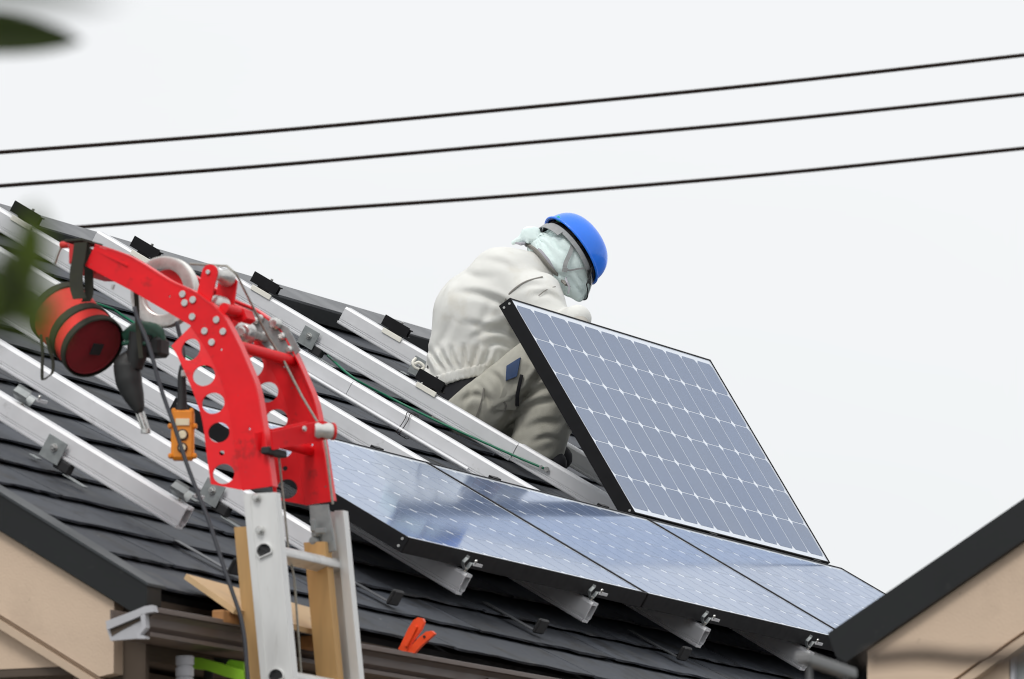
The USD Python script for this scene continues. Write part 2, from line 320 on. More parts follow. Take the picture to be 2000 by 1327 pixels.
# ridge cap: a folded sheet with a flat top and a drip face
rp = [zz(SR - 0.10, ROOF + 0.004), zz(SR - 0.10, ROOF + 0.055), zz(SR + 0.02, ROOF + 0.062)]
top = rp[2]; ridge_poly = Polygon([rp[0], rp[1], top, (2 * top[0] - rp[1][0], rp[1][1]), (2 * top[0] - rp[0][0], rp[0][1])])
rc = None
for i, a in enumerate(np.arange(A0 - 0.04, A1, 1.82)):
    rc = obj('ridge_cap', extr(affinity.translate(ridge_poly, 0, 0.003 * (i % 2)), min(1.84, A1 - a), O + Eh * a, Hh, Zh, Eh), 'ridge', house)
    face = bx(R(a + 0.9, SR - 0.1015, ROOF + 0.026), 0.9, 0.0012, 0.024, AX_R)
    obj('ridge_face', face, 'verge', rc)
    for q in (0.25, 0.85, 1.5): obj('screw', disc(R(a + q, SR - 0.103, ROOF + 0.028), -Sh, 0.004, 0.003, 8), 'steel', rc)
# verge: dark bargeboard with a pale top edge, then beige fascia, moulding and wall
vz = lambda b: -0.053 + math.tan(TH) * (b - 0.279)
b_lo, b_hi = -0.127, bR_ - 0.02
AV = -1.75
obj('bargeboard', extr(Polygon([(b_lo, vz(b_lo) - 0.004), (b_hi, vz(b_hi) - 0.004), (b_hi, vz(b_hi) - 0.096), (b_lo + 0.03, vz(b_lo + 0.03) - 0.092), (b_lo, vz(b_lo) - 0.05)]), 0.075, O + Eh * AV, Hh, Zh, Eh), 'verge', house)
obj('verge_cap', extr(Polygon([(b_lo - 0.004, vz(b_lo - 0.004) - 0.004), (b_hi, vz(b_hi) - 0.004), (b_hi, vz(b_hi) + 0.003), (b_lo - 0.004, vz(b_lo - 0.004) + 0.003)]), 0.096, O + Eh * (AV - 0.004), Hh, Zh, Eh), 'verge_cap', house)
zw = -0.482
fas = Polygon([(-0.027, vz(-0.027) - 0.098), (b_hi, vz(b_hi) - 0.098), (b_hi, vz(b_hi) - 0.302), (0.012, vz(0.012) - 0.302), (-0.027, -0.506)])
obj('fascia', extr(fas, 0.05, O + Eh * (AV + 0.02), Hh, Zh, Eh), 'beige', house)
mo = lambda d0, d1, b0: Polygon([(b0, vz(b0) - d0), (b_hi, vz(b_hi) - d0), (b_hi, vz(b_hi) - d1), (b0, vz(b0) - d1)])
obj('moulding', [extr(mo(0.306, 0.312, 0.0), 0.034, O + Eh * (AV + 0.030), Hh, Zh, Eh), extr(mo(0.314, 0.336, 0.02), 0.045, O + Eh * (AV + 0.012), Hh, Zh, Eh)], 'beige_trim', house)
obj('gable_wall', extr(Polygon([(0.05, zw), (b_hi + 2.6, zw), (b_hi, vz(b_hi) - 0.31), (0.1, vz(0.1) - 0.34)]).buffer(0), 0.05, O + Eh * (AV + 0.045), Hh, Zh, Eh), 'beige', house)
obj('gable_soffit', bL(AV + 0.046, -1.05, 0.0, b_hi + 2.5, zw - 0.02, zw - 0.002), 'soffit', house)
obj('house_wall', [bL(-1.05, A1 - 0.4, 0.45, b_hi + 2.4, GZ, zw - 0.021)], 'beige', house)
obj('eave_soffit', bL(-1.66, A1 - 0.02, -0.074, 0.45, -0.47, -0.4552), 'soffit', house)
obj('eave_end', bL(-1.679, -1.661, -0.088, 0.10, -0.53, -0.33), 'soffit', house)
obj('eave_fascia', bL(-1.66, A1 - 0.02, -0.075, -0.045, -0.455, -0.318), 'soffit', house)
obj('frieze', [bL(-1.64, A1 - 0.4, 0.10, 0.13, -0.64, -0.4705), bL(-1.64, A1 - 0.4, 0.088, 0.0999, -0.552, -0.545)], 'beige_trim', house)
# gutter: a trough with rolled lips, grey end cap
gz0, gz1, gb0, gb1 = -0.436, -0.368, -0.222, -0.095
GD = Eh + Zh * 0.0105
gpoly = Polygon([(gb0, gz1), (gb0 - 0.006, gz1 - 0.002), (gb0 - 0.006, gz1 - 0.0125), (gb0 + 0.010, gz1 - 0.014), (gb0 + 0.020, gz1 - 0.024), (gb0 + 0.020, gz0 + 0.024), (gb0 + 0.034, gz0 + 0.012), (gb0 + 0.018, gz0 + 0.010), (gb0 + 0.018, gz0), (gb1, gz0), (gb1, gz1), (gb1 - 0.004, gz1), (gb1 - 0.004, gz0 + 0.005), (gb0 + 0.044, gz0 + 0.006), (gb0 + 0.026, gz0 + 0.026), (gb0 + 0.026, gz1 - 0.02), (gb0 + 0.014, gz1 - 0.006), (gb0 + 0.010, gz1)])
gut = obj('gutter', extr(gpoly, A1 + 1.88, O + Eh * -1.88, Hh, Zh, GD), 'gutter', house)
ec = obj('end_cap', plateA([(207, 1224), (279, 1196), (281, 1226), (270, 1238), (274, 1247), (216, 1252)], -1.895, 0.012), 'gutter_cap', gut)
obj('cap_rim', plateA([(206, 1214), (262, 1193), (283, 1184), (297, 1182), (301, 1195), (284, 1198), (268, 1206), (210, 1230)], -1.905, 0.024), 'gutter_cap', ec)
obj('cap_rim', plateA([(274, 1200), (283, 1198), (285, 1226), (273, 1240), (285, 1243), (284, 1248), (268, 1248), (266, 1238), (277, 1224)], -1.905, 0.02), 'gutter_cap', ec)
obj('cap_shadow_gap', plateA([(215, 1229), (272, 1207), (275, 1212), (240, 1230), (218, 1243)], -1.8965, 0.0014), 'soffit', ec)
for a in (-0.75, 0.05, 0.85): obj('gutter_bracket', bL(a, a + 0.03, gb0 + 0.014, gb1 + 0.03, gz1 - 0.012, gz1 - 0.008), 'gutter', gut)
dp = thing('downpipe', 'pale grey jointed downpipe below the brown gutter', 'downpipe', onB(361, 1320, 0.05))
pc = onB(361, 1282, -0.15)
pipe = obj('pipe', tube([pc, pc - Zh * 3.1], 0.019, 20), 'gutter_cap', dp, smooth=40)
for z in (0.0, 0.028, 0.054, 0.12): obj('collar', lathe([(0.0195, 0.006), (0.0225, 0.004), (0.0225, -0.016), (0.0195, -0.018)], pc - Zh * (z + 0.005), Zh, 20), 'gutter_cap', dp, smooth=40)

# snow stops
def snow_stop(x, y, n):
    q = onR(x, y, ROOF + 0.02) - O; a, s = q @ Eh, q @ Sh
    w = 0.036
    P = [R(a, s + 0.18, ROOF + 0.006), R(a, s + 0.012, ROOF + 0.010), R(a, s + 0.0, ROOF + 0.012)]
    st = obj('snow_stop', ribbon(P, np.tile(Eh * w / 2, (3, 1)), np.tile(Nh, (3, 1)), 0.0025), 'ridge', roof)
    obj('snow_stop_face', bx(R(a, s - 0.006, ROOF + 0.030), 0.030, 0.006, 0.022, AX_R, 0.004), 'black', roof)
for i, (x, y) in enumerate([(455, 1112), (765, 1172), (1050, 1228), (1330, 1281)]): snow_stop(x, y, i)

# ------------------------------------------------------------------ neighbouring gable on the right
AV2 = -1.75
bl, bh = -1.905, -5.2
vz2 = lambda b: -0.488 + (0.291 / 0.487) * (-1.907 - b)
nb = thing('neighbour_house', 'beige gable house with thick dark sloping verge at right edge', 'house', L(1, -4, GZ))
ridge2 = vz2(bh)
obj('bargeboard', extr(Polygon([(bl, vz2(bl) + 0.002), (bh, vz2(bh)), (bh, vz2(bh) - 0.092), (bl - 0.045, vz2(bl - 0.045) - 0.094), (bl - 0.02, vz2(bl) - 0.052)]), 0.12, O + Eh * AV2, Hh, Zh, Eh), 'verge', nb)
obj('bargeboard_end', extr(Polygon([(bl - 0.02, vz2(bl) - 0.052), (bl - 0.045, vz2(bl - 0.045) - 0.094), (bl - 0.02, vz2(bl) - 0.105), (bl - 0.006, vz2(bl) - 0.07)]), 0.10, O + Eh * (AV2 + 0.012), Hh, Zh, Eh), 'verge', nb)
obj('roof', extr(Polygon([(bl + 0.0, vz2(bl) - 0.004), (bh, vz2(bh) - 0.003), (2 * bh - bl, vz2(bl) - 0.003), (2 * bh - bl, vz2(bl) - 0.05), (bh, vz2(bh) - 0.06), (bl - 0.03, vz2(bl) - 0.05)]), 7.0, O + Eh * (AV2 + 0.121), Hh, Zh, Eh), 'slate', nb)
bw = -1.995
f2 = Polygon([(bw, vz2(bw) - 0.06), (bh, vz2(bh) - 0.06), (bh, vz2(bh) - 0.300), (-2.10, vz2(-2.10) - 0.300), (bw, vz2(-2.10) - 0.26)])
f2 = Polygon([(bw, vz2(bw) - 0.05), (bh, vz2(bh) - 0.05), (bh, vz2(bh) - 0.296), (bw, vz2(bw) - 0.296)])
obj('fascia', extr(f2, 0.05, O + Eh * (AV2 + 0.02), Hh, Zh, Eh), 'beige', nb)
mo2 = lambda d0, d1: Polygon([(bw + 0.001, vz2(bw) - d0), (bh, vz2(bh) - d0), (bh, vz2(bh) - d1), (bw + 0.001, vz2(bw) - d1)])
obj('moulding', [extr(mo2(0.300, 0.306), 0.034, O + Eh * (AV2 + 0.030), Hh, Zh, Eh), extr(mo2(0.308, 0.330), 0.045, O + Eh * (AV2 + 0.012), Hh, Zh, Eh)], 'beige_trim', nb)
bgp = (onA(1972, 1290, AV2 + 0.05) - O) @ Hh
obj('gable_wall', extr(Polygon([(bw, GZ), (bw, vz2(bw) - 0.30), (bgp, vz2(bgp) - 0.30), (bgp, GZ)]), 0.05, O + Eh * (AV2 + 0.046), Hh, Zh, Eh), 'beige', nb)
obj('grey_cladding', extr(Polygon([(bgp, GZ), (bgp, vz2(bgp) - 0.30), (bh, vz2(bh) - 0.30), (2 * bh - bw, vz2(bw) - 0.3), (2 * bh - bw, GZ)]), 0.04, O + Eh * (AV2 + 0.060), Hh, Zh, Eh), 'grey_panel', nb)
obj('corner_trim', extr(Polygon([(bgp - 0.004, GZ), (bgp - 0.004, vz2(bgp) - 0.31), (bgp - 0.014, vz2(bgp) - 0.315), (bgp - 0.014, GZ)]), 0.02, O + Eh * (AV2 + 0.044), Hh, Zh, Eh), 'gutter_cap', nb)
obj('eave_soffit', bL(AV2 + 0.122, 5.2, bl - 0.03, bl - 0.5, vz2(bl) - 0.14, vz2(bl) - 0.125), 'soffit', nb)
obj('eave_board', bL(AV2 + 0.122, 5.2, bl - 0.03, bl - 0.055, vz2(bl) - 0.124, vz2(bl) - 0.04), 'verge', nb)
obj('side_wall', bL(AV2 + 0.098, 5.0, bw - 0.1, bw - 0.2, GZ, vz2(bl) - 0.141), 'beige', nb)

# ------------------------------------------------------------------ solar panels (built flat: x along the eave, y up the slope, z out of the glass)
ID = np.eye(3)
def pbox(x0, x1, y0, y1, z0, z1, bev=0.0): return bx([(x0 + x1) / 2, (y0 + y1) / 2, (z0 + z1) / 2], (x1 - x0) / 2, (y1 - y0) / 2, (z1 - z0) / 2, ID, bev)
def place(path, X, Y, Z, T):
    x = UsdGeom.Xformable(stage.GetPrimAtPath(path)); x.ClearXformOpOrder()
    x.AddTransformOp().Set(Gf.Matrix4d(*X, 0, *Y, 0, *Z, 0, *T, 1))
LABP = ['leftmost laid solar panel, its black side frame facing the ladder', 'middle laid solar panel between the two long seams', 'rightmost laid solar panel, its corner tucked behind the right verge',
        'upright solar panel held by the worker, tilted above the others']
GP = 'solar panels of the array'
class0 = thing('solar_panel', LABP[0], 'solar panel', (0, 0, 0), GP)
fw = 0.0045
frame = obj('frame', [pbox(0, fw, 0, PH, -PT, 0, 0.0012), pbox(PL - fw, PL, 0, PH, -PT, 0, 0.0012), pbox(fw, PL - fw, 0, fw, -PT, -0.0001, 0.0012), pbox(fw, PL - fw, PH - fw, PH, -PT, -0.0001, 0.0012),
              pbox(fw, 0.035, fw, PH - fw, -PT, -PT + 0.002), pbox(PL - 0.035, PL - fw, fw, PH - fw, -PT, -PT + 0.002)], 'black_frame', class0)
for yy in (0.016, 0.05):
    for x, sx in ((0, -1), (PL, 1)):
        for z in ((-0.012,) if yy < 0.03 else ()):
            obj('frame_screw', disc((x, yy, z), (sx, 0, 0), 0.0042, 0.0022, 10), 'steel', frame); obj('frame_screw', disc((x, yy, z - 0.022), (sx, 0, 0), 0.0042, 0.0022, 10), 'steel', frame)
            obj('frame_screw', disc((x, PH - yy, z), (sx, 0, 0), 0.0042, 0.0022, 10), 'steel', frame); obj('frame_screw', disc((x, PH - yy, z - 0.022), (sx, 0, 0), 0.0042, 0.0022, 10), 'steel', frame)
obj('backsheet', pbox(fw, PL - fw, fw, PH - fw, -0.0085, -0.0035), 'back', class0)
obj('junction_box', pbox(0.74, 0.84, 0.70, 0.78, -0.03, -0.0086, 0.004), 'black', class0)
cw, ch_, cg, cgx = 0.1234 * KP, 0.1242 * KP, 0.0034 * KP, 0.0056 * KP
x00 = (PL - (12 * cw + 11 * cgx)) / 2; y00 = (PH - (6 * ch_ + 5 * cg)) / 2; ch = 0.0125
for j in range(6):
    for i in range(12):
        x0, y0 = x00 + i * (cw + cgx), y00 + j * (ch_ + cg); x1, y1 = x0 + cw, y0 + ch_
        P = [(x0 + ch, y0), (x1 - ch, y0), (x1, y0 + ch), (x1, y1 - ch), (x1 - ch, y1), (x0 + ch, y1), (x0, y1 - ch), (x0, y0 + ch)]
        V = np.array([[px, py, -0.0030] for px, py in P] + [[px, py, -0.0036] for px, py in P])
        F = [[0, q, q + 1] for q in range(1, 7)] + [[q, q + 8, (q + 1) % 8 + 8] for q in range(8)] + [[q, (q + 1) % 8 + 8, (q + 1) % 8] for q in range(8)]
        obj('cell', (V, np.array(F)), 'cell', class0)
def copy_of(src, name, label, cat_, group):
    path = numbered('/World', name); x = UsdGeom.Xform.Define(stage, path); p = x.GetPrim()
    p.GetReferences().AddInternalReference(src); p.SetInstanceable(True); BASE[path] = np.zeros(3)
    setdata(p, label=label, category=cat_, group=group); return path
place(class0, Eh, Sh, Nh, RP_(0, 0, 0))
for i in (1, 2): place(copy_of(class0, 'solar_panel', LABP[i], 'solar panel', GP), Eh, Sh, Nh, RP_(i * (PL + GAP), 0, 0))
S2 = Hh * math.cos(TILT) + Zh * math.sin(TILT); N2 = -Hh * math.sin(TILT) + Zh * math.cos(TILT)
UP0 = RP_(2 * (PL + GAP) - 0.072, PH + 0.012, 0.0036)
place(copy_of(class0, 'solar_panel', LABP[3], 'solar panel', GP), Eh, S2, N2, UP0)

# ------------------------------------------------------------------ mounting rails
RT, RB, RW = -0.097, -0.160, 0.04                                        # top, bottom, width
def rail_profile():
    """(x along eave, n) outline of the extrusion: hollow box with a slotted top and a stepped foot lip"""
    w, t = RW, 0.0025
    out = Polygon([(0, RB + 0.0185), (0, RT - 0.0075), (0.005, RT), (0.012, RT), (0.012, RT - 0.006), (0.028, RT - 0.006), (0.028, RT), (w, RT), (w, RB + 0.012), (w - 0.006, RB + 0.010), (w - 0.006, RB), (-0.004, RB), (-0.006, RB + 0.003), (-0.006, RB + 0.0085), (0.003, RB + 0.0095), (0.003, RB + 0.0125), (0, RB + 0.013), (0, RB + 0.0165), (0.0025, RB + 0.0172), (0.0025, RB + 0.018)])
    inn = Polygon([(0.005, RB + 0.020), (t + 0.001, RT - 0.012), (0.006, RT - 0.009), (w - t, RT - 0.009), (w - t, RB + 0.018), (w - 0.012, RB + 0.012), (w - 0.012, RB + 0.006), (0.006, RB + 0.006)])
    return out.buffer(0).difference(inn)
RP = rail_profile()
def rail_body(a, s0, s1, dn=0.0): return extr(affinity.translate(RP, 0, dn), s1 - s0, O + Eh * a + Sh * s0, Eh, Nh, Sh)
def foot(a, s, parent, lower=True):
    """zinc angle bolted to the rail's left face on a black block, with flashing strip"""
    f = obj('foot_bracket', [bx(R(a - 0.012, s, RB + 0.012), 0.0016, 0.031, 0.030, AX_R, 0.001), bx(R(a - 0.002, s, RB - 0.0185), 0.012, 0.031, 0.0016, AX_R, 0.001)], 'zinc', parent)
    obj('bolt', [disc(R(a - 0.0136, s, RB + 0.016), -Eh, 0.011, 0.003, 16), disc(R(a - 0.0166, s, RB + 0.016), -Eh, 0.0075, 0.008, 6)], 'steel', f)
    obj('foot_block', bx(R(a + 0.006, s - 0.04, RB - 0.015), 0.014, 0.024, 0.014, AX_R, 0.003), 'black', f)
    obj('foot_strip', bx(R(a + 0.004, s - 0.09, ROOF + 0.008), 0.014, 0.035, 0.0015, AX_R, 0.0008), 'zinc', f)
    obj('foot_strip', bx(R(a + 0.004, s + 0.045, ROOF + 0.008), 0.014, 0.014, 0.0015, AX_R, 0.0008), 'zinc', f)
def end_clamp(a, s, parent, hw=0.022):
    """bent strip clamp standing in the rail's top slot with a hexagon bolt"""
    x0 = a + 0.02
    prof = [(-0.022, 0.046), (-0.022, 0.040), (-0.034, 0.026), (-0.030, 0.018), (-0.006, 0.006), (0.006, 0.006), (0.016, 0.026), (0.048, 0.026)]
    P = [R(x0 + p, s, RT + q) for p, q in prof]; T = np.gradient(np.array(P), axis=0); T /= np.linalg.norm(T, axis=1, keepdims=True)
    c = obj('clamp', ribbon(P, np.tile(Sh * hw, (len(P), 1)), np.cross(T, Sh), 0.0022), 'zinc', parent)
    obj('clamp_lip', ribbon([R(x0 + 0.020, s - hw, RT + 0.0275), R(x0 + 0.074, s - hw, RT + 0.0275)], np.tile(Nh * 0.0042, (2, 1)), np.tile(-Sh, (2, 1)), 0.003), 'alu', c)
    obj('bolt', [disc(R(x0, s, RT - 0.012), Nh, 0.005, 0.018, 10), disc(R(x0, s, RT + 0.008), Nh, 0.006, 0.004, 6), disc(R(x0 + 0.026, s - hw, RT + 0.036), -Sh, 0.006, 0.004, 10)], 'steel', c)
def bar_clamp(a, s, parent):
    """black channel clamp bolted on the rail top near the ridge, on a pale backing tab"""
    n0 = RT + 0.004
    poly = Polygon([(0, 0), (0.036, 0), (0.036, 0.004), (0.022, 0.004), (0.022, 0.026), (0.034, 0.026), (0.034, 0.030), (0.018, 0.030), (0.018, 0.004), (0.004, 0.004), (0.004, 0.036), (0, 0.036)])
    c = obj('bar_clamp', [extr(poly, 0.104, R(a - 0.002, s - 0.052, n0 + 0.006), Eh, Nh, Sh), bx(R(a + 0.01, s, n0 + 0.003), 0.012, 0.018, 0.005, AX_R)], 'black_frame', parent)
    obj('bolt', [disc(R(a + 0.026, s - 0.004, n0 + 0.036), Nh, 0.005, 0.010, 8)], 'steel', c)
    obj('tab', bx(R(a - 0.003, s - 0.004, RT - 0.004), 0.002, 0.040, 0.0085, AX_R, 0.001), 'cuff_white', c)
GR = 'aluminium mounting rails on the roof'
RA = [-0.94, -0.135, 0.68, 1.53, 2.345, 3.145, 4.0, 4.87]
RL = ['lowest mounting rail at far left with two zinc foot brackets and open end', 'second mounting rail from the left edge passing behind the orange controller', 'third mounting rail from lower left passing behind the red bag into the first panel',
      'mounting rail behind the red arm with its open end below the first panel', 'mounting rail right of the red arm running under the first panel seam', 'mounting rail with thin rod tied along its lower edge',
      'long mounting rail in front of the worker carrying the green wire end', 'short mounting rail at the ridge half hidden behind the worker']
for i, a in enumerate(RA):
    t = thing('mounting_rail', RL[i], 'rail', R(a, 1, RB), GR)
    s1 = 2.95 if i < 7 else 2.90
    if i == 6:
        obj('profile', rail_body(a, 0.115, 1.69), 'alu', t); obj('profile', rail_body(a, 1.693, s1, -0.004), 'alu', t)
    elif i == 7:
        obj('profile', rail_body(a, 0.15, 2.06, -0.02), 'alu', t); obj('profile', rail_body(a, 2.12, s1), 'alu', t)
    else:
        obj('profile', rail_body(a, 0.15 if i < 2 else 0.115, 1.9), 'alu', t); obj('profile', rail_body(a, 1.902, s1), 'alu', t)
    if i in (0, 1):
        foot(a, 0.56 if i == 0 else 0.505, t)
    elif i in (6, 7): foot(a, 2.53 if i == 6 else 2.545, t)
    end_clamp(a, PS - 0.014 if i >= 2 else 0.19, t, 0.005 if i >= 2 else 0.022)
    if i == 0: end_clamp(a, 0.72, t)
    if i >= 2: bar_clamp(a, 2.77 if i != 7 else 2.70, t)
    if i == 6: bar_clamp(a, 2.075, t)
    if i >= 2:
        obj('panel_stop', bx(RP_(a - PA + 0.03, PH + 0.008, -0.010), 0.05, 0.006, 0.004, AX_R, 0.001), 'black_frame', t); obj('panel_stop', bx(RP_(a - PA + 0.09, PH + 0.014, -0.002), 0.03, 0.008, 0.004, AX_R, 0.001), 'black_frame', t)
# rod tied along the rail
rod = thing('thin_rod', 'thin bright metal rod tied along the lower edge of a rail', 'rod', R(3.13, 1.6, RB))
obj('bar', tube([R(3.127, 2.35, RB + 0.012), R(3.127, 1.40, RB + 0.012)], 0.0065, 10), 'alu', rod, smooth=50)
tie = thing('wire_tie', 'double loop of thin dark wire around rail and rod', 'wire', R(3.12, 1.66, RB))
for d in (0, 0.012):
    loop = [R(3.115, 1.66 + d, RB - 0.001), R(3.138, 1.665 + d, RT - 0.02), R(3.141, 1.67 + d, RT + 0.003), R(3.165, 1.67 + d, RT + 0.004), R(3.19, 1.665 + d, RT + 0.003), R(3.192, 1.66 + d, RB - 0.004), R(3.14, 1.655 + d, RB - 0.006)]
    obj('loop', tube(spline(loop + loop[:1], 6), 0.0013, 6), 'wire', tie)
# green earth wire
gw = thing('green_wire', 'thin green earth wire running down the roof to a rail', 'wire', R(3.5, 2, ROOF))
gpts = [onR(-60, 470, ROOF + 0.012), onR(100, 545, ROOF + 0.012), onR(200, 595, ROOF + 0.012), onR(330, 676, ROOF + 0.014), onR(420, 722, ROOF + 0.012), onR(480, 705, ROOF + 0.012), onR(560, 645, ROOF + 0.014), onR(640, 695, ROOF + 0.02)]
g2 = [onR(640, 695, ROOF + 0.02), onR(690, 738, ROOF + 0.03), onA(760, 776, 3.97), onA(850, 821, 3.972), onA(940, 862, 3.98), onA(1010, 893, 3.985), onA(1062, 915, 3.99)]
obj('wire', tube(spline(g2, 10), 0.0040, 8), 'green_wire', gw, smooth=True)
obj('wire', tube(spline([onR(-80, 520, ROOF + 0.012), onR(60, 560, ROOF + 0.012), onR(200, 597, ROOF + 0.012), onR(245, 620, ROOF + 0.012), onR(330, 678, ROOF + 0.02), onR(400, 716, ROOF + 0.03)], 8), 0.0042, 8), 'green_wire', gw, smooth=True)
q = onA(1068, 917, 3.993)
obj('ring_terminal', [disc(q, -Eh, 0.009, 0.004, 12), disc(onA(1057, 912, 3.99), -Eh, 0.006, 0.006, 10)], 'steel', gw)

# ------------------------------------------------------------------ ladder with hoist head
AL, AR = -1.5, -1.15
lad = thing('hoist_ladder', 'aluminium ladder hoist with red curved perforated head leaning on eave', 'ladder', L(-1.33, -0.75, GZ))
lean = (-0.312 + 0.261) / (-0.513 + 0.049)                               # b per z
bH = lambda z: -0.261 + lean * (z + 0.049)                               # house side edge of the stiles
def stile(a, side, ztop):
    """channel stile; side = direction of its lips along the eave"""
    zb = GZ + 0.02; w = 0.084
    def seg(b0, b1, a0, a1, bev=0.003):
        P = []
        for z in (zb, ztop):
            for bb in (b0, b1):
                for aa in (a0, a1): P.append((aa, bb, z))
        return hull([L(x, bH(z) - bb, z) for x, bb, z in P])
    return [seg(0.012, w - 0.016, a, a + side * 0.004), seg(-0.002, 0.016, a - side * 0.0015, a + side * 0.024), seg(w - 0.022, w + 0.002, a - side * 0.0015, a + side * 0.027)]
st1 = obj('stile', stile(AL + 0.004, 1, -0.055), 'alu_ladder', lad)
st2 = obj('stile', stile(AR + 0.058, -1, -0.060), 'alu_ladder', lad)
q = onA(518, 1077, AL) - O; zr0 = q[2]; q2 = onA(548, 1322, AL) - O; pitch = zr0 - q2[2]
def dshape(r=0.017):
    t = np.linspace(-0.15, np.pi + 0.15, 12); return [(r * math.cos(x), r * 0.95 * math.sin(x)) for x in t] + [(-r * 0.55, -r * 0.8), (-r * 0.1, -r * 0.62), (r * 0.9, -r * 0.25)]
for kk in range(11):
    z = zr0 - kk * pitch; c = bH(z) - 0.041
    Pd = Polygon(dshape(0.0225)).buffer(0)
    Pi = Pd.buffer(-0.0028)
    rg = obj('rung', extr(Pd.difference(Pi), AR - AL + 0.058, L(AL - 0.003, c, z), -Hh, Zh, Eh), 'alu_ladder', lad)
    obj('rung_socket', extr(Pi, 0.002, L(AL + 0.004, c, z), -Hh, Zh, Eh), 'black', rg)
for x, y in [(500, 972), (507, 1036)]: obj('bolt', [disc(onA(x, y, AL - 0.002), -Eh, 0.0105, 0.005, 16), disc(onA(x, y, AL - 0.006), -Eh, 0.007, 0.006, 6)], 'steel', lad)
# insert plate of the hoist head in the right stile, with wing nut
obj('insert_plate', plateA([(604, 988), (640, 985), (655, 1075), (612, 1088)], AR - 0.012, 0.006), 'zinc', lad)
wn = onA(622, 1042, AR - 0.014)
obj('wing_nut', [disc(wn, -Eh, 0.010, 0.02, 10), bx(wn - Eh * 0.022 + Hh * 0.004 + Zh * 0.018, 0.003, 0.007, 0.016, AX_L, 0.003), bx(wn - Eh * 0.022 - Hh * 0.016 + Zh * 0.003, 0.003, 0.016, 0.007, AX_L, 0.003), disc(wn - Eh * 0.0 - Zh * 0.02 + Hh * 0.008, -Eh, 0.012, 0.016, 10)], 'zinc', lad)

outer = [(530, 950), (520, 880), (511, 825), (499, 760), (481, 713), (461, 668), (436, 622), (420, 604), (406, 592), (376, 571), (331, 551), (280, 519), (250, 502), (215, 489), (185, 480)]
tip_lo = [(166, 519), (226, 552)]
lowb = [(253, 566), (314, 602), (372, 636)]
fold = [(372, 637), (400, 677), (425, 726), (440, 770), (451, 821), (457, 860), (472, 950), (475, 958)]
strip_out = [(421, 948), (414, 900), (405, 832), (396, 796), (379, 750), (357, 702), (343, 678)]
holes = [(376, 684, 16, 22), (402, 735, 19, 21), (420, 789, 19, 21), (431, 846, 18, 20), (437, 886, 4.5, 5), (441, 927, 18, 20)]
web_px = outer + tip_lo + lowb + fold[1:]
bolts = [(357, 575), (361, 592), (377, 586), (376, 619), (423, 625), (400, 647), (436, 648), (414, 669)]
dots = [(331, 579), (432, 683), (487, 838)]
B1 = [bz(x, y, AL) for x, y in outer]
def dense(P, n=6): return [tuple(q) for q in spline(np.array([list(p) + [0] for p in P], float), n)[:, :2]]
web_poly = Polygon(dense(B1) + [bz(x, y, AL) for x, y in tip_lo + lowb] + dense([bz(x, y, AL) for x, y in fold])).buffer(0)
for x, y in dots: web_poly = web_poly.difference(Point(bz(x, y, AL)).buffer(0.0032, 6))
FO = dense([bz(x, y, AL) for x, y in fold]); SO = dense([bz(x, y, AL) for x, y in [(372, 637)] + strip_out[::-1] + [(475, 958)]][1:-1])
strip_poly = Polygon(FO + SO[::-1]).buffer(0)
for x, y, rx, ry in holes:
    c = bz(x, y, AL); s = 18.6 / FPX
    strip_poly = strip_poly.difference(affinity.scale(Point(c).buffer(1.0, 10), rx * s / 0.909, ry * s))
if hasattr(strip_poly, 'geoms'): strip_poly = max(strip_poly.geoms, key=lambda g: g.area)
if hasattr(web_poly, 'geoms'): web_poly = max(web_poly.geoms, key=lambda g: g.area)
from shapely.geometry import LineString
FLS = LineString(FO)
def bent(poly, a, flare):
    """plate whose distance from the fold line turns it out of the web plane"""
    m = trimesh.creation.extrude_polygon(poly, 0.004, engine='earcut'); q = np.array(m.vertices); f = np.array(m.faces)
    m2 = trimesh.Trimesh(q, f); m2 = m2.subdivide(); q, f = np.array(m2.vertices), np.array(m2.faces)
    d = np.array([FLS.distance(Point(p)) for p in q[:, :2]])
    return O + Eh * (a + 0.002) + q[:, :1] * Hh + q[:, 1:2] * Zh + (q[:, 2:] - flare * d[:, None]) * Eh, f
def side_plate(a, lipdir, is_left):
    w = obj('head_plate', extr(web_poly, 0.005, O + Eh * a, Hh, Zh, Eh), 'red', lad)
    obj('perforated_flange', bent(strip_poly, a, 0.4), 'red', w)
    P = np.array([L(a + 0.0025, b, z) for b, z in dense(B1)]); T = np.gradient(P, axis=0); T /= np.linalg.norm(T, axis=1, keepdims=True)
    nn = np.cross(T, Eh); nn *= np.sign((nn @ (-Hh + Zh)))[:, None]
    obj('edge_lip', ribbon(P + Eh * lipdir * 0.011 + nn * 0.0005, np.tile(Eh * 0.0145, (len(P), 1)), nn, 0.004), 'red_lip', w)
    return w
hpL = side_plate(AL, 1, True); hpR = side_plate(AR, -1, False)
for x, y in bolts:
    obj('head_bolt', [disc(onA(x, y, AL), -Eh, 0.0090, 0.004, 16)], 'steel', hpL)
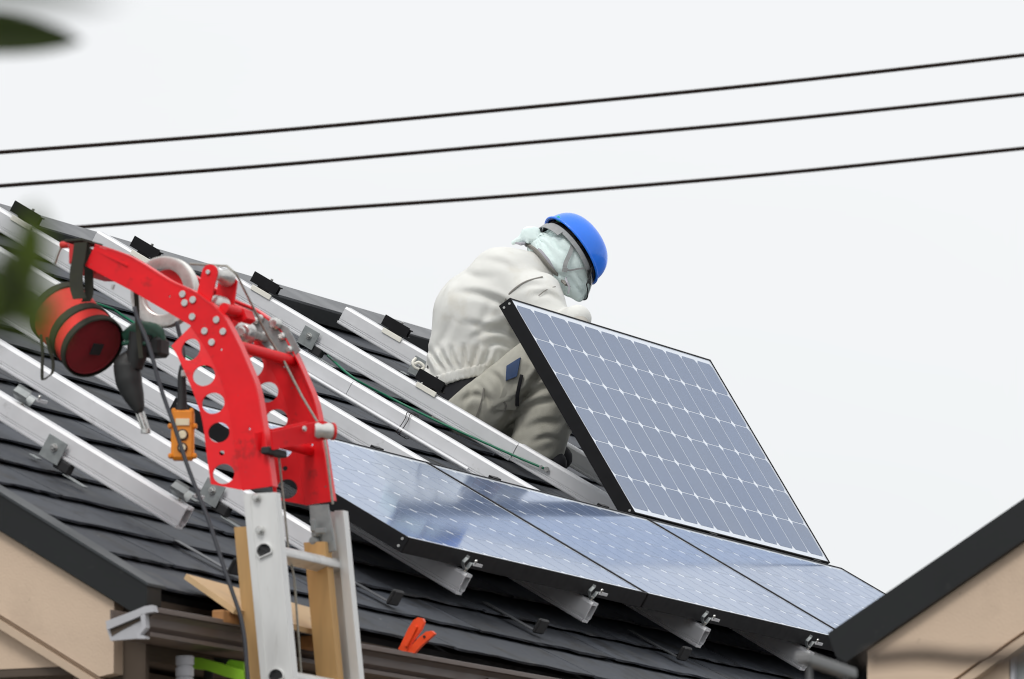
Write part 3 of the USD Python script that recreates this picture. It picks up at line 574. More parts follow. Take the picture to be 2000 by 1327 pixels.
# stiffening fold, tip block and strap loop
tipL = onA(185, 489, AL); tipF = onA(250, 521, AL); tipR_ = L(AR, *bz(185, 489, AL))
obj('tip_gusset', hull([tipL + Zh * 0.004, tipF + Zh * 0.004 - Eh * 0.004, tipL + Eh * 0.12 + Zh * 0.01, tipL - Zh * 0.002, tipF - Zh * 0.0 - Eh * 0.004, tipL + Eh * 0.12, onA(238, 520, AL) + Eh * 0.02]), 'red', hpL)
obj('tip_pin', tube([onA(222, 556, AL - 0.004), onA(219, 566, AL - 0.004)], 0.004, 8), 'steel', hpL)
bt, zt = bz(170, 492, AL)
obj('tip_block', hull([L(a, bt + db, zt + dz) for a in (AL + 0.05, AL + 0.20) for db, dz in ((-0.03, 0.012), (0.055, 0.012), (0.06, -0.02), (0.055, -0.045), (-0.01, -0.05))]), 'red_dark', lad)
tb = onA(143, 492, AL + 0.1)
obj('tip_block_face', bx(onA(147, 495, AL + 0.045), 0.006, 0.016, 0.027, AX_L, 0.003), 'red_dark', lad)
obj('eye_bolt', [disc(onA(134, 478, AL + 0.05), Hh, 0.009, 0.022, 12)], 'red_dark', lad)
obj('pin_hook', tube(spline([onA(134, 478, AL + 0.05), onA(122, 480, AL + 0.05), onA(114, 495, AL + 0.05), onA(107, 517, AL + 0.05)], 6), 0.0035, 8), 'steel', lad, smooth=True)
# cross tubes
def cross(px, py, r, a0=AL + 0.006, a1=AR, m='red', nm='cross_tube'):
    b, z = bz(px, py, AL); return obj(nm, tube([L(a0, b, z), L(a1, b, z)], r, 14), m, lad, smooth=50)
cross(449, 672, 0.014); cross(430, 600, 0.013, AL + 0.02, AL + 0.13); cross(482, 850, 0.013)
# silver bearing plate and knobs at the bend of the right-hand plate
sp_px = [(488, 622), (524, 632), (550, 634), (584, 668), (598, 690), (553, 708), (520, 690), (500, 668)]
spl = obj('bearing_plate', plateA([(476, 600), (505, 612), (534, 626), (562, 640), (586, 684), (558, 711), (530, 690), (500, 660)], AR - 0.022, 0.005), 'zinc', lad)
for x, y, r, h in [(540, 634, 0.016, 0.02), (510, 622, 0.009, 0.01), (552, 658, 0.010, 0.012), (566, 684, 0.010, 0.012), (530, 684, 0.010, 0.012), (500, 628, 0.010, 0.012), (520, 655, 0.007, 0.02)]:
    obj('plate_bolt', [disc(onA(x, y, AR - 0.022), -Eh, r, h, 16, r * 0.4)], 'steel', spl, smooth=40)
kc = onA(482, 652, AR - 0.12)
obj('knob', lathe([(0.0005, 0.03), (0.018, 0.03), (0.026, 0.024), (0.029, 0.012), (0.029, 0.0), (0.022, -0.012), (0.012, -0.03), (0.012, -0.1)], kc, -Eh, 28), 'steel', spl, smooth=40)
obj('knob_centre', lathe([(0.0005, 0.036), (0.010, 0.036), (0.014, 0.03)], kc - Eh * 0.001, -Eh, 20), 'sheave', spl, smooth=40)
# upper guide roller between two red cheeks
def cheek(P0, P1, a, r, t=0.006):
    p0, p1 = bz(*P0, a), bz(*P1, a); d = np.array(p1) - p0; poly = Point(p0).buffer(r, 10).union(Point(p1).buffer(r, 10)).convex_hull
    return extr(poly, t, O + Eh * a, Hh, Zh, Eh)
c1 = obj('roller_cheek', cheek((409, 533), (398, 580), AL + 0.012, 0.021), 'red', lad)
obj('cheek_bolt', disc(onA(407, 532, AL + 0.012), -Eh, 0.006, 0.005, 12), 'steel', c1)
b9, z9 = bz(409, 533, AL + 0.012)
obj('roller_cheek', extr(Polygon([(b9 - 0.02, z9 - 0.01), (b9 + 0.0, z9 + 0.018), (b9 + 0.02, z9 + 0.01), (b9 + 0.04, z9 - 0.09), (b9 - 0.005, z9 - 0.105)]).buffer(0.004), 0.006, O + Eh * (AL + 0.115), Hh, Zh, Eh), 'red', lad)
obj('guide_roller', lathe([(0.008, 0.0), (0.021, 0.001), (0.021, 0.012), (0.016, 0.022), (0.013, 0.046), (0.016, 0.07), (0.022, 0.08), (0.022, 0.094), (0.008, 0.095)], L(AL + 0.019, b9, z9), Eh, 24), 'sheave', lad, smooth=40)
obj('motor_cover', hull([L(AL + aa, b9 + db, z9 + dz) for aa in (0.10, 0.15) for db, dz in ((-0.005, -0.06), (-0.05, -0.082), (-0.06, -0.105), (-0.045, -0.115), (0.0, -0.10))]), 'red', lad)
obj('roller_nut', lathe([(0.0005, 0.02), (0.012, 0.019), (0.02, 0.012), (0.022, 0.0), (0.022, -0.03)], onA(424, 594, AL + 0.06), -Eh, 20), 'sheave', lad, smooth=40)
# lower guide roller on its arm
b8, z8 = bz(530, 852, AL + 0.02)
arm_a = onB(522, 862, -0.335); arm_b = onB(622, 842, -0.375)
def cheek2(dx):
    d = arm_b - arm_a; d /= np.linalg.norm(d); up = np.cross(d, Hh); up = up / np.linalg.norm(up); up = up if up[2] > 0 else -up
    n = np.cross(d, up); P = [arm_a + up * 0.022, arm_a - up * 0.022, arm_b + d * 0.03 + up * 0.015, arm_b + d * 0.03 - up * 0.015, arm_b + up * 0.025, arm_b - up * 0.023]
    return hull([p + n * s + Hh * dx for p in P for s in (-0.003, 0.003)])
obj('roller_arm', cheek2(-0.012), 'red', lad); obj('roller_arm', cheek2(0.03), 'red', lad)
obj('arm_bolt', disc(onB(593, 838, -0.364 - 0.015), A(*(-Hh)), 0.007, 0.006, 12), 'steel', lad)
rc_ = onB(629, 842, -0.39)
obj('guide_roller', lathe([(0.006, -0.026), (0.019, -0.025), (0.021, -0.015), (0.016, 0.0), (0.021, 0.015), (0.019, 0.025), (0.006, 0.026)], rc_, (Eh * 0.75 + -Hh * 0.66), 24), 'sheave', lad, smooth=40)
obj('roller_pin', disc(rc_ + (Eh * 0.75 - Hh * 0.66) * 0.026, Eh * 0.75 - Hh * 0.66, 0.022, 0.006, 20), 'red_dark', lad)
# big sheave between the plates
sc_ = onA(322, 571, (AL + AR) / 2)
sh = obj('sheave', lathe([(0.058, 0.010), (0.062, 0.013), (0.084, 0.016), (0.089, 0.015), (0.089, 0.011), (0.076, 0.0), (0.089, -0.011), (0.089, -0.015), (0.084, -0.016), (0.062, -0.013), (0.058, -0.010), (0.058, 0.010)], sc_, -Eh, 56), 'sheave', lad, smooth=35)
obj('sheave_hub', [lathe([(0.0005, 0.02), (0.018, 0.02), (0.018, -0.02), (0.0005, -0.02)], sc_, -Eh, 20), bx(sc_, 0.006, 0.060, 0.016, np.array([Eh, Sh, Nh]))], 'sheave', sh)
# hoist ropes
rope1 = [onA(372, 516, AL + 0.15), onA(408, 518, AL + 0.1), onA(443, 520, AL + 0.08), onA(462, 536, AL + 0.08), onA(492, 596, AL + 0.14), onA(522, 655, AR - 0.09), onA(553, 703, AR - 0.07), onA(590, 775, AR - 0.06), onA(622, 828, AR - 0.055), onA(633, 850, AR - 0.055), onA(640, 900, AR - 0.06), onA(650, 985, AR - 0.06)]
obj('hoist_rope', tube(rope1, 0.0032, 8), 'rope', lad, smooth=True)
rope2 = [onA(544, 886, AL + 0.17), onA(552, 960, AL + 0.17), onA(564, 1078, AL + 0.17), onA(575, 1130, AL + 0.17), onA(589, 1330, AL + 0.17), onA(606, 1600, AL + 0.17)]
obj('hoist_rope', tube(rope2, 0.0030, 8), 'rope', lad, smooth=True)
obj('rope_guard', bx(onB(535, 884, -0.33), 0.05, 0.012, 0.009, AX_L, 0.003), 'black', lad)

# timbers lashed behind the stiles
for (x, y, a, lab) in ((457, 1030, AL + 0.03, 'upright timber batten behind the left ladder rail'), (593, 1060, AR - 0.03, 'upright timber batten behind the right ladder rail')):
    b0, z0 = bz(x, y, a)
    ztop = z0; P = []
    for z, wob in ((ztop, 0.0), (GZ, 0.006)):
        bb = b0 + (bH(z) - bH(ztop)) + wob
        for aa in (a, a + 0.035):
            for db in (0.0, -0.058): P.append(L(aa, bb + db, z))
    single('timber_batten', hull(P), 'timber', lab, 'timber', group=None)
# board on the eave with blocks below
pb = thing('timber_board', 'flat pale board lying across slates and gutter beside the ladder', 'board', onR(480, 1160, -0.17))
c00, c10, c01 = onR(364, 1121, -0.165), onR(607, 1187, -0.165), onR(460, 1189, -0.165)
d1, d2 = c10 - c00, c01 - c00
nn = np.cross(d1, d2); nn /= np.linalg.norm(nn); nn = nn if nn[2] > 0 else -nn
obj('board', hull([c00 + d1 * u + d2 * v - nn * t for u in (0, 1) for v in (0, 1) for t in (0, 0.014)]), 'ply', pb)
for u in (0.02, 0.86):
    cc = c01 + d1 * u * 0.98 + d2 * (-0.06 if u < 0.5 else -0.1) - nn * (0.030 if u < 0.5 else 0.034) + Hh * 0.01
    obj('block', bx(cc, 0.045 if u < 0.5 else 0.10, 0.016 if u < 0.5 else 0.028, 0.016, AX_L, 0.003), 'timber_end', pb)

# ------------------------------------------------------------------ things hanging from the hoist head
# red cylindrical bag
ab = AL + 0.1
cen0, cen1 = onA(110, 602, ab), onA(181, 677, ab)
vw = ray(150, 640); vw /= np.linalg.norm(vw)
axb = cen1 - cen0; axb /= np.linalg.norm(axb); axb = axb - vw * 0.52; axb /= np.linalg.norm(axb)
Rb, Lb = 0.082, 0.165
top_c = cen1 - axb * Lb
bag = thing('red_bag', 'red cylindrical fabric bag with dark straps hanging from hoist tip', 'bag', cen1)
obj('body', lathe([(0.0005, 0.002), (Rb * 0.93, 0.0), (Rb, 0.008)] + [(Rb * (1 + 0.012 * math.sin(i * 1.3)), 0.01 + i * (Lb - 0.02) / 10) for i in range(11)], top_c, axb, 40), 'bag_red', bag, smooth=40)
obj('base', lathe([(Rb * 0.99, -0.004), (Rb * 0.94, 0.004), (Rb * 0.90, 0.0), (0.0005, 0.001)], cen1, axb, 40), 'bag_base', bag, smooth=40)
for hh, w in ((Lb - 0.002, 0.011), (0.0, 0.012), (0.105, 0.014)):
    obj('band', lathe([(Rb * 1.0, -w), (Rb * 1.045, -w * 0.8), (Rb * 1.045, w * 0.8), (Rb * 1.0, w)], top_c + axb * hh, axb, 40), 'strap', bag, smooth=40)
obj('patch', bx(cen1 + axb * 0.002 + onA(190, 684, ab) - onA(183, 679, ab), 0.016, 0.016, 0.002, np.array([np.cross(axb, Zh) / np.linalg.norm(np.cross(axb, Zh)), np.cross(axb, np.cross(axb, Zh)) / np.linalg.norm(np.cross(axb, Zh)), axb]), 0.001), 'black', bag)
def band_px(px, a, w, wd, t=0.003, nd=-Eh):
    P = spline([onA(x, y, a) for x, y in px], 6); return ribbon(P, np.tile(np.asarray(wd) * w / 2, (len(P), 1)), np.tile(nd, (len(P), 1)), t)
obj('strap', [band_px([(158, 474), (155, 500), (150, 530), (150, 560), (156, 584)], AL - 0.012, 0.036, Hh), band_px([(166, 476), (172, 510), (174, 545), (174, 575), (168, 590)], AL + 0.03, 0.024, Hh), bx(onA(163, 475, AL + 0.04), 0.055, 0.026, 0.003, AX_L, 0.001)], 'strap', bag)
obj('loose_loop', [band_px([(80, 655), (84, 690), (83, 720), (84, 742), (92, 738), (103, 728), (104, 705), (96, 680), (92, 660)], ab - 0.05, 0.012, Eh * 0.5 + Hh * 0.85, 0.004)], 'strap', bag)
# driver hanging head down
drv = thing('hanging_driver', 'green and black power driver hanging tip-down beside the red bag', 'power tool', onA(260, 740, AL + 0.1))
ad = AL + 0.14
def blob(px, a, rs, n=12):
    P = spline([onA(x, y, a) for x, y in px], 5); t = np.linspace(0, len(rs) - 1, len(P)); return tube(P, np.interp(t, range(len(rs)), rs), n)
obj('grip', blob([(276, 652), (268, 690), (262, 720)], ad - 0.03, [0.030, 0.027, 0.022]), 'tool_black', drv, smooth=60)
obj('body', blob([(256, 688), (248, 712), (252, 745), (262, 775), (272, 800), (276, 806)], ad - 0.03, [0.012, 0.034, 0.034, 0.026, 0.014, 0.006], 16), 'tool_black', drv, smooth=60)
obj('housing', [blob([(246, 660), (272, 648), (300, 655), (314, 672)], ad, [0.018, 0.026, 0.03, 0.016], 14)], 'tool_green', drv, smooth=60)
obj('battery', [bx(onA(303, 680, ad), 0.03, 0.028, 0.024, AX_L, 0.008), ], 'tool_black', drv)
obj('collar', blob([(240, 672), (262, 668), (284, 672)], ad - 0.045, [0.006, 0.006, 0.006], 8), 'tool_green', drv, smooth=True)
bt0 = [onA(272, 805, ad - 0.03), onA(285, 842, ad - 0.03)]
bit = obj('bit_socket', [tube([bt0[0] + Hh * 0.009, bt0[1] + Hh * 0.009], 0.0028, 8), tube([bt0[0] - Hh * 0.011, bt0[1] - Hh * 0.009], 0.0032, 8), tube([bt0[0], bt0[1]], 0.0055, 10), disc(bt0[1] - Zh * 0.006, Zh, 0.0125, 0.012, 14)], 'steel', drv)
obj('hang_strap', band_px([(266, 570), (268, 600), (270, 640), (276, 700)], ad - 0.06, 0.012, Hh), 'strap', drv)
# orange pendant controller
ac = AL + 0.06
ctl = thing('pendant_controller', 'orange push-button controller with two pale buttons hanging on black cable', 'controller', onA(357, 850, ac))
q0 = onA(357, 851, ac)
Wc = np.array([A(1, 0, 0), A(0, 1, 0), Zh])                              # it hangs free and faces the street
obj('case', [bx(q0, 0.0285, 0.02, 0.062, Wc, 0.007), bx(q0 + A(0, -0.018, 0.043), 0.024, 0.004, 0.016, Wc, 0.002)], 'orange', ctl)
for dx, dz in ((-0.031, 0.022), (0.031, 0.022), (-0.030, -0.052), (0.030, -0.052), (-0.022, 0.06), (0.022, 0.06)):
    obj('corner_screw', bx(q0 + A(dx, -0.008, dz), 0.0055, 0.012, 0.006, Wc, 0.003), 'orange', ctl)
obj('label_plate', bx(q0 + A(0, -0.0225, 0.031), 0.017, 0.001, 0.0085, Wc, 0.0005), 'cream', ctl)
for dz, r in ((-0.001, 0.0105), (-0.033, 0.0088)):
    bb = obj('button', disc(q0 + A(0, -0.02, dz), A(0, -1, 0), r, 0.008, 20), 'cream', ctl, smooth=40)
    obj('button_ring', lathe([(r + 0.001, 0.004), (r + 0.004, 0.003), (r + 0.004, 0)], q0 + A(0, -0.02, dz), A(0, -1, 0), 20), 'black', bb)
obj('strain_relief', tube([q0 + A(-0.003, 0, 0.062), q0 + A(-0.002, 0, 0.09), onA(355, 735, ac), onA(357, 715, ac)], [0.016, 0.0115, 0.0105, 0.008], 12), 'black', ctl, smooth=50)
obj('clip_ring', bx(onA(360, 730, ac - 0.015), 0.008, 0.003, 0.008, Wc, 0.002), 'steel', ctl)
obj('cord', tube(spline([onA(357, 715, ac), onA(358, 690, ac), onA(352, 660, ac + 0.03), onA(345, 630, ac + 0.05)], 6), 0.0055, 8), 'cable', ctl, smooth=True)
# long grey cable
cb = thing('hanging_cable', 'grey electric cable dangling in front of controller down past gutter', 'cable', onA(400, 960, AL))
cpx = [(262, 600), (270, 625), (287, 665), (298, 700), (310, 745), (325, 790), (338, 825), (352, 868), (366, 910), (385, 960), (405, 1010), (420, 1055), (438, 1110), (455, 1160), (470, 1205), (478, 1250), (482, 1300), (486, 1345)]
obj('cord', tube(spline([onA(x, y, AL - 0.03 - 0.0001 * i * i) for i, (x, y) in enumerate(cpx)], 5), 0.0052, 8), 'cable', cb, smooth=True)

# ------------------------------------------------------------------ orange spring clip on the gutter
clip = thing('orange_clip', 'bright orange spring clip gripping the gutter edge', 'clip', onB(810, 1265, gb0))
acl = ((onB(805, 1275, gb0) - O) @ Eh)
def lever(pl, pr, bulge):
    Pp = Polygon([bz(x, y, acl) for x, y in pl]).buffer(-0.002).buffer(0.002); return extr(Pp, 0.012, O + Eh * (acl + bulge), Hh, Zh, Eh)
l1 = [(777, 1268), (781, 1262), (797, 1228), (807, 1212), (816, 1206), (825, 1208), (828, 1215), (822, 1229), (803, 1256), (793, 1275)]
l2 = [(795, 1274), (803, 1262), (818, 1245), (832, 1234), (843, 1232), (849, 1238), (838, 1248), (822, 1262), (808, 1277)]
la = obj('lever', lever(l1, None, 0.0), 'orange_clip', clip); lb = obj('lever', lever(l2, None, 0.0), 'orange_clip', clip)
obj('lever_rib', bx(onA(803, 1243, acl - 0.003), 0.003, 0.004, 0.030, np.array([Eh, (Hh * 0.87 + Zh * 0.5), (-Hh * 0.5 + Zh * 0.87)]), 0.001), 'orange_clip', la)
obj('pivot', disc(onA(829, 1244, acl), -Eh, 0.0035, 0.003, 10), 'black', lb)
# lime green plastic below the gutter
lm = thing('lime_hose_holder', 'bright lime green curved plastic piece below the gutter', 'plastic holder', onA(425, 1305, -1.6))
al_ = -1.46
obj('tray', plateA([(375, 1284), (392, 1285), (420, 1293), (447, 1302), (476, 1310), (478, 1332), (440, 1322), (400, 1308), (376, 1306)], al_, 0.04), 'lime', lm)
obj('handle', plateA([(436, 1300), (442, 1291), (452, 1289), (476, 1293), (476, 1312), (452, 1306)], al_ + 0.042, 0.04), 'lime', lm)
obj('grip', plateA([(416, 1284), (448, 1287), (440, 1299), (418, 1293)], al_ + 0.041, 0.03), 'black', lm)
obj('post', tube([onA(407, 1310, al_ + 0.1), onA(407, 1310, al_ + 0.1) - Zh * 3.2], 0.012, 10), 'black', lm)

# ------------------------------------------------------------------ power lines behind the house
WL = ['topmost of the three black power cables across the sky', 'middle of the three black power cables across the sky', 'lowest black power cable, passing just above the blue helmet']
for (pts, lab, dist) in (([(-80, 305), (0, 298), (500, 259), (1000, 213), (1500, 164), (2000, 108), (2090, 97)], WL[0], 36.0), ([(-80, 370), (0, 363.5), (500, 326), (1000, 282), (1500, 237), (2000, 185), (2090, 175)], WL[1], 36.4),
                         ([(-80, 463), (130, 446), (560, 414), (1000, 383), (1500, 341), (2000, 290), (2090, 281)], WL[2], 36.8)):
    P = [onY(x, y, dist + (x - 1000) / 2000 * 1.5) for x, y in pts]; e0, e1 = P[0] - P[1], P[-1] - P[-2]
    P = [P[0] + e0 * 60] + P + [P[-1] + e1 * 60]
    single('power_cable', tube(np.vstack([P[:1], spline(P[1:-1], 6), P[-1:]]), 0.0100, 8), 'wire', lab, 'cable', smooth=True, group='power cables across the sky')

# ------------------------------------------------------------------ pale frame standing in the passage by the right gable
fr = thing('grey_metal_frame', 'pale grey metal frame standing out of focus beside the right gable corner', 'metal frame', onY(1610, 1300, 13.9))
fa, fb = onY(1568, 1284, 13.6), onY(1660, 1316, 14.2)
obj('top_bar', bx((fa + fb) / 2, np.linalg.norm(fb - fa) / 2, 0.014, 0.009, np.array([(fb - fa) / np.linalg.norm(fb - fa), np.cross(Zh, (fb - fa) / np.linalg.norm(fb - fa)), np.cross((fb - fa) / np.linalg.norm(fb - fa), np.cross(Zh, (fb - fa) / np.linalg.norm(fb - fa)))]), 0.003), 'grey_metal', fr)
for u in (0.13, 0.9):
    p = fa + (fb - fa) * u; obj('leg', tube([p, A(p[0] + 0.01, p[1], 0.01)], 0.005, 8), 'grey_metal', fr)

# ------------------------------------------------------------------ out-of-focus leaves and twig close to the camera
def leaf(base, tip, width, up, curl=0.12, n=11):
    base, tip, up = (np.asarray(x, float) for x in (base, tip, up)); d = tip - base; ln = np.linalg.norm(d); d /= ln
    s = np.cross(d, up); s /= np.linalg.norm(s); up = np.cross(s, d); V, F = [], []
    for i in range(n):
        t = i / (n - 1); w = width * (math.sin(math.pi * min(1, t ** 1.25)) ** 0.7 + 0.02) / 2
        c = base + d * ln * t - up * curl * ln * (t - 0.4) ** 2
        V += [c - s * w + up * w * 0.25, c, c + s * w + up * w * 0.25]
    for i in range(n - 1):
        for j in (0, 1): a = i * 3 + j; F += [[a, a + 1, a + 4], [a, a + 4, a + 3]]
    V = np.array(V); return np.vstack([V, V + up * 0.0006]), np.vstack([F, np.array(F)[:, ::-1] + len(V)])
def twig_thing(label, stem, leaves, lm='leaf', r=0.0034):
    t = thing('leafy_twig', label, 'twig', stem[0]); obj('stem', tube(spline(stem, 6), r, 6), 'twig', t)
    for b, tp, w, up in leaves: obj('leaf', leaf(b, tp, w, up), lm, t)
T1, T2, T3 = 6.0, 4.0, 5.6
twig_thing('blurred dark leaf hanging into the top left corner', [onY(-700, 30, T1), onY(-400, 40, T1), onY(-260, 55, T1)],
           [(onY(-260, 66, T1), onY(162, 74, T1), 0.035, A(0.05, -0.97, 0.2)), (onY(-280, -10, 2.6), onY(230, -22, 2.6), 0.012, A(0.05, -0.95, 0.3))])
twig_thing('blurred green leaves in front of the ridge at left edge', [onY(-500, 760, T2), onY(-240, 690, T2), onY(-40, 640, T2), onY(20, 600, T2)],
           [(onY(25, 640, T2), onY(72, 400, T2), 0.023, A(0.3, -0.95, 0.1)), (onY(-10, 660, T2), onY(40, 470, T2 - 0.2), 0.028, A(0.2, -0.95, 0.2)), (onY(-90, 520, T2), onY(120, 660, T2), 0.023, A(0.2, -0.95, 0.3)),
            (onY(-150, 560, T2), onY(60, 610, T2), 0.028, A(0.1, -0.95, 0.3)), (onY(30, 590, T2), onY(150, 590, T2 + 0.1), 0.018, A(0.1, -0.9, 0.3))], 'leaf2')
twig_thing('blurred brown twig across the right gable wall', [onY(2300, 1290, 6.4), onY(2080, 1284, 6.4), onY(1900, 1288, 6.4), onY(1800, 1280, 6.4), onY(1690, 1288, 6.4)],
           [(onY(1860, 1282, 6.4), onY(1775, 1285, 6.4), 0.012, A(0, -0.9, 0.3)), (onY(1950, 1284, 6.4), onY(1880, 1292, 6.4), 0.009, A(0, -0.9, 0.3))], 'leaf', 0.0066)

# ------------------------------------------------------------------ the worker
DW = 24.72
def W(x, y, dy=0.0): return onY(x, y, DW + dy)
def cone(P, a, b, ra, rb):
    ab = b - a; t = np.clip(((P - a) @ ab) / (ab @ ab), 0, 1); return np.linalg.norm(P - a - t[:, None] * ab, axis=1) - (ra + (rb - ra) * t)
def ell(P, c, ax, r):
    q = (P - c) @ np.asarray(ax).T / np.asarray(r); k = np.linalg.norm(q, axis=1); return (k - 1) * min(r)
def smin(k, *ds):
    d = ds[0]
    for e in ds[1:]:
        h = np.clip(0.5 + 0.5 * (e - d) / k, 0, 1); d = e + (d - e) * h - k * h * (1 - h)
    return d
def smax(k, a, b): return -smin(k, -a, -b)
def surfnet(f, lo, hi, h, extra=None):
    lo, hi = np.asarray(lo, float), np.asarray(hi, float); n = np.ceil((hi - lo) / h).astype(int) + 1
    g = np.stack(np.meshgrid(*[lo[k] + h * np.arange(n[k]) for k in range(3)], indexing='ij'), -1).reshape(-1, 3)
    D = f(g)
    if extra is not None:
        near = np.abs(D) < 0.035; D[near] += extra(g[near])
    D = D.reshape(n); G = g.reshape(*n, 3); S = D < 0
    cs = [(i, j, k) for i in (0, 1) for j in (0, 1) for k in (0, 1)]
    sl = lambda i, j, k: (slice(i, n[0] - 1 + i), slice(j, n[1] - 1 + j), slice(k, n[2] - 1 + k))
    cnt = sum(S[sl(*c)].astype(int) for c in cs); act = (cnt > 0) & (cnt < 8)
    acc, num = np.zeros((*act.shape, 3)), np.zeros(act.shape)
    for c in cs:
        for ax in range(3):
            if c[ax]: continue
            c2 = list(c); c2[ax] = 1; a, b = D[sl(*c)], D[sl(*c2)]; m = act & ((a < 0) != (b < 0)); t = np.where(m, a / np.where(a == b, 1, a - b), 0)
            acc[m] += (G[sl(*c)] * (1 - t[..., None]) + G[sl(*c2)] * t[..., None])[m]; num += m
    idx = -np.ones(act.shape, int); idx[act] = np.arange(act.sum()); V = acc[act] / num[act][:, None]; F = []
    for ax in range(3):
        o = [k for k in range(3) if k != ax]; s1 = [slice(1, n[k] - 1) for k in range(3)]; s1[ax] = slice(0, n[ax] - 1); s2 = list(s1); s2[ax] = slice(1, n[ax])
        a, b = S[tuple(s1)], S[tuple(s2)]; ii = np.argwhere(a != b); 
        if not len(ii): continue
        off = np.array([1, 1, 1]); off[ax] = 0; ii = ii + off; sgn = S[tuple(ii.T)]
        def cell(d0, d1):
            q = ii.copy(); q[:, o[0]] -= d0; q[:, o[1]] -= d1; return idx[tuple(q.T)]
        q = np.stack([cell(0, 0), cell(1, 0), cell(1, 1), cell(0, 1)], 1)
        flip = sgn if ax != 1 else ~sgn
        q[flip] = q[flip][:, ::-1]; F.append(q)
    F = np.vstack(F); F = F[(F >= 0).all(1)]
    return V, np.vstack([F[:, [0, 1, 2]], F[:, [0, 2, 3]]])
def march(x, y, f, near=-0.75, far=0.7, off=0.0):
    d = ray(x, y); ts = np.linspace(DW + near, DW + far, 600) / d[1]; P = CAM + ts[:, None] * d; v = f(P) - off; i = np.argmax(v < 0)
    if not (v < 0).any(): i = int(np.argmin(v))
    p = P[i]; e = 0.003; n = np.array([f((p + e * ax)[None])[0] - f((p - e * ax)[None])[0] for ax in np.eye(3)]); return p, n / np.linalg.norm(n)
def surf_band(px, f, w, t, off=0.001, seg=6):
    q = spline(np.array([[x, y, 0] for x, y in px], float), seg)[:, :2]; PN = [march(x, y, f, off=off) for x, y in q]
    P = np.array([p for p, _ in PN]); Nn = np.array([n_ for _, n_ in PN])
    for _ in range(2): P[1:-1] = (P[:-2] + 2 * P[1:-1] + P[2:]) / 4; Nn[1:-1] = (Nn[:-2] + 2 * Nn[1:-1] + Nn[2:]) / 4
    T = np.gradient(P, axis=0); Wd = np.cross(Nn, T); Wd /= np.linalg.norm(Wd, axis=1, keepdims=True); return ribbon(P, Wd * w / 2, Nn, t)
def surf_patch(quad, f, t, off=0.001, n=7):
    q = np.array(quad, float); V, Nn = [], []
    for i in range(n):
        for j in range(n):
            u, v = i / (n - 1), j / (n - 1); x, y = q[0] * (1 - u) * (1 - v) + q[1] * u * (1 - v) + q[2] * u * v + q[3] * (1 - u) * v
            p, m = march(x, y, f, off=off); V.append(p); Nn.append(m)
    V, Nn = np.array(V), np.array(Nn); F = []
    for i in range(n - 1):
        for j in range(n - 1): a = i * n + j; F += [[a, a + 1, a + n + 1], [a, a + n + 1, a + n]]
    F = np.array(F); N2_ = n * n; rim = [(0, j) for j in range(n)] + [(i, n - 1) for i in range(1, n)] + [(n - 1, j) for j in range(n - 2, -1, -1)] + [(i, 0) for i in range(n - 2, 0, -1)]
    rim = [i * n + j for i, j in rim]; G = []
    for k_ in range(len(rim)): a, b = rim[k_], rim[(k_ + 1) % len(rim)]; G += [[a, b, b + N2_], [a, b + N2_, a + N2_]]
    return np.vstack([V - Nn * 0.004, V + Nn * t]), np.vstack([F[:, ::-1], F + N2_, np.array(G)])

def f_torso(P, g=0.0):
    ds = []
    for dy in (-0.07, 0.09):
        ds += [cone(P, W(897, 742, dy * 0.9), W(922, 622, dy), 0.121 + g, 0.124 + g), cone(P, W(925, 618, dy), W(985, 553, dy), 0.118 + g, 0.112 + g), cone(P, W(985, 553, dy), W(1046, 532, dy * 0.5), 0.108 + g, 0.070 + g)]
    ds += [cone(P, W(912, 582, 0.12), W(1000, 548, 0.17), 0.070 + g, 0.078 + g), cone(P, W(1000, 575, -0.12), W(1050, 588, -0.17), 0.085 + g, 0.088 + g)]
    return smin(0.05, *ds)
def f_arms(P, g=0.0):
    near = smin(0.03, cone(P, W(1050, 585, -0.17), W(1085, 682, -0.24), 0.086 + g, 0.074 + g), cone(P, W(1085, 682, -0.24), W(1085, 655, -0.55), 0.068 + g, 0.045 + g))
    farr = smin(0.03, cone(P, W(1045, 560, 0.17), W(1080, 650, 0.16), 0.075 + g, 0.066 + g), cone(P, W(1080, 650, 0.16), W(1128, 622, -0.42), 0.062 + g, 0.044 + g))
    return np.minimum(near, farr)
UPV = A(0.75, 0.34, 0.57); UPV /= np.linalg.norm(UPV); FV = A(0.60, 0.0, -0.80); FV = FV - UPV * (FV @ UPV); FV /= np.linalg.norm(FV); LV = np.cross(UPV, FV)
HC = W(1100, 503)
AXH = np.array([FV, LV, UPV])
def f_head(P, g=0.0): return smin(0.03, ell(P, HC, AXH, (0.098 + g, 0.078 + g, 0.105 + g)), cone(P, W(1108, 528), W(1122, 556), 0.062 + g, 0.036 + g))
def f_neck(P, g=0.0): return cone(P, W(1040, 530, 0.01), W(1078, 500, 0.005), 0.058 + g, 0.056 + g)
def f_legs(P, g=0.0):
    pel = smin(0.05, cone(P, W(908, 797, -0.09), W(908, 797, 0.10), 0.118 + g, 0.118 + g))
    n1 = smin(0.006, cone(P, W(925, 800, -0.11), W(1085, 676, -0.18), 0.112 + g, 0.088 + g), cone(P, W(1104, 715, -0.17), W(1044, 884, -0.11), 0.084 + g, 0.086 + g))
    n2 = smin(0.012, cone(P, W(922, 815, 0.09), W(1085, 790, 0.16), 0.115 + g, 0.100 + g), cone(P, W(1106, 735, 0.20), W(1048, 890, 0.14), 0.078 + g, 0.074 + g))
    return smin(0.03, pel, n1, n2)
noise = meshkit.fbm
def rot_noise(P, ax, sc, seed, oct_=3): return noise((P @ np.asarray(ax).T) * np.asarray(sc), oct_, seed) - 0.5
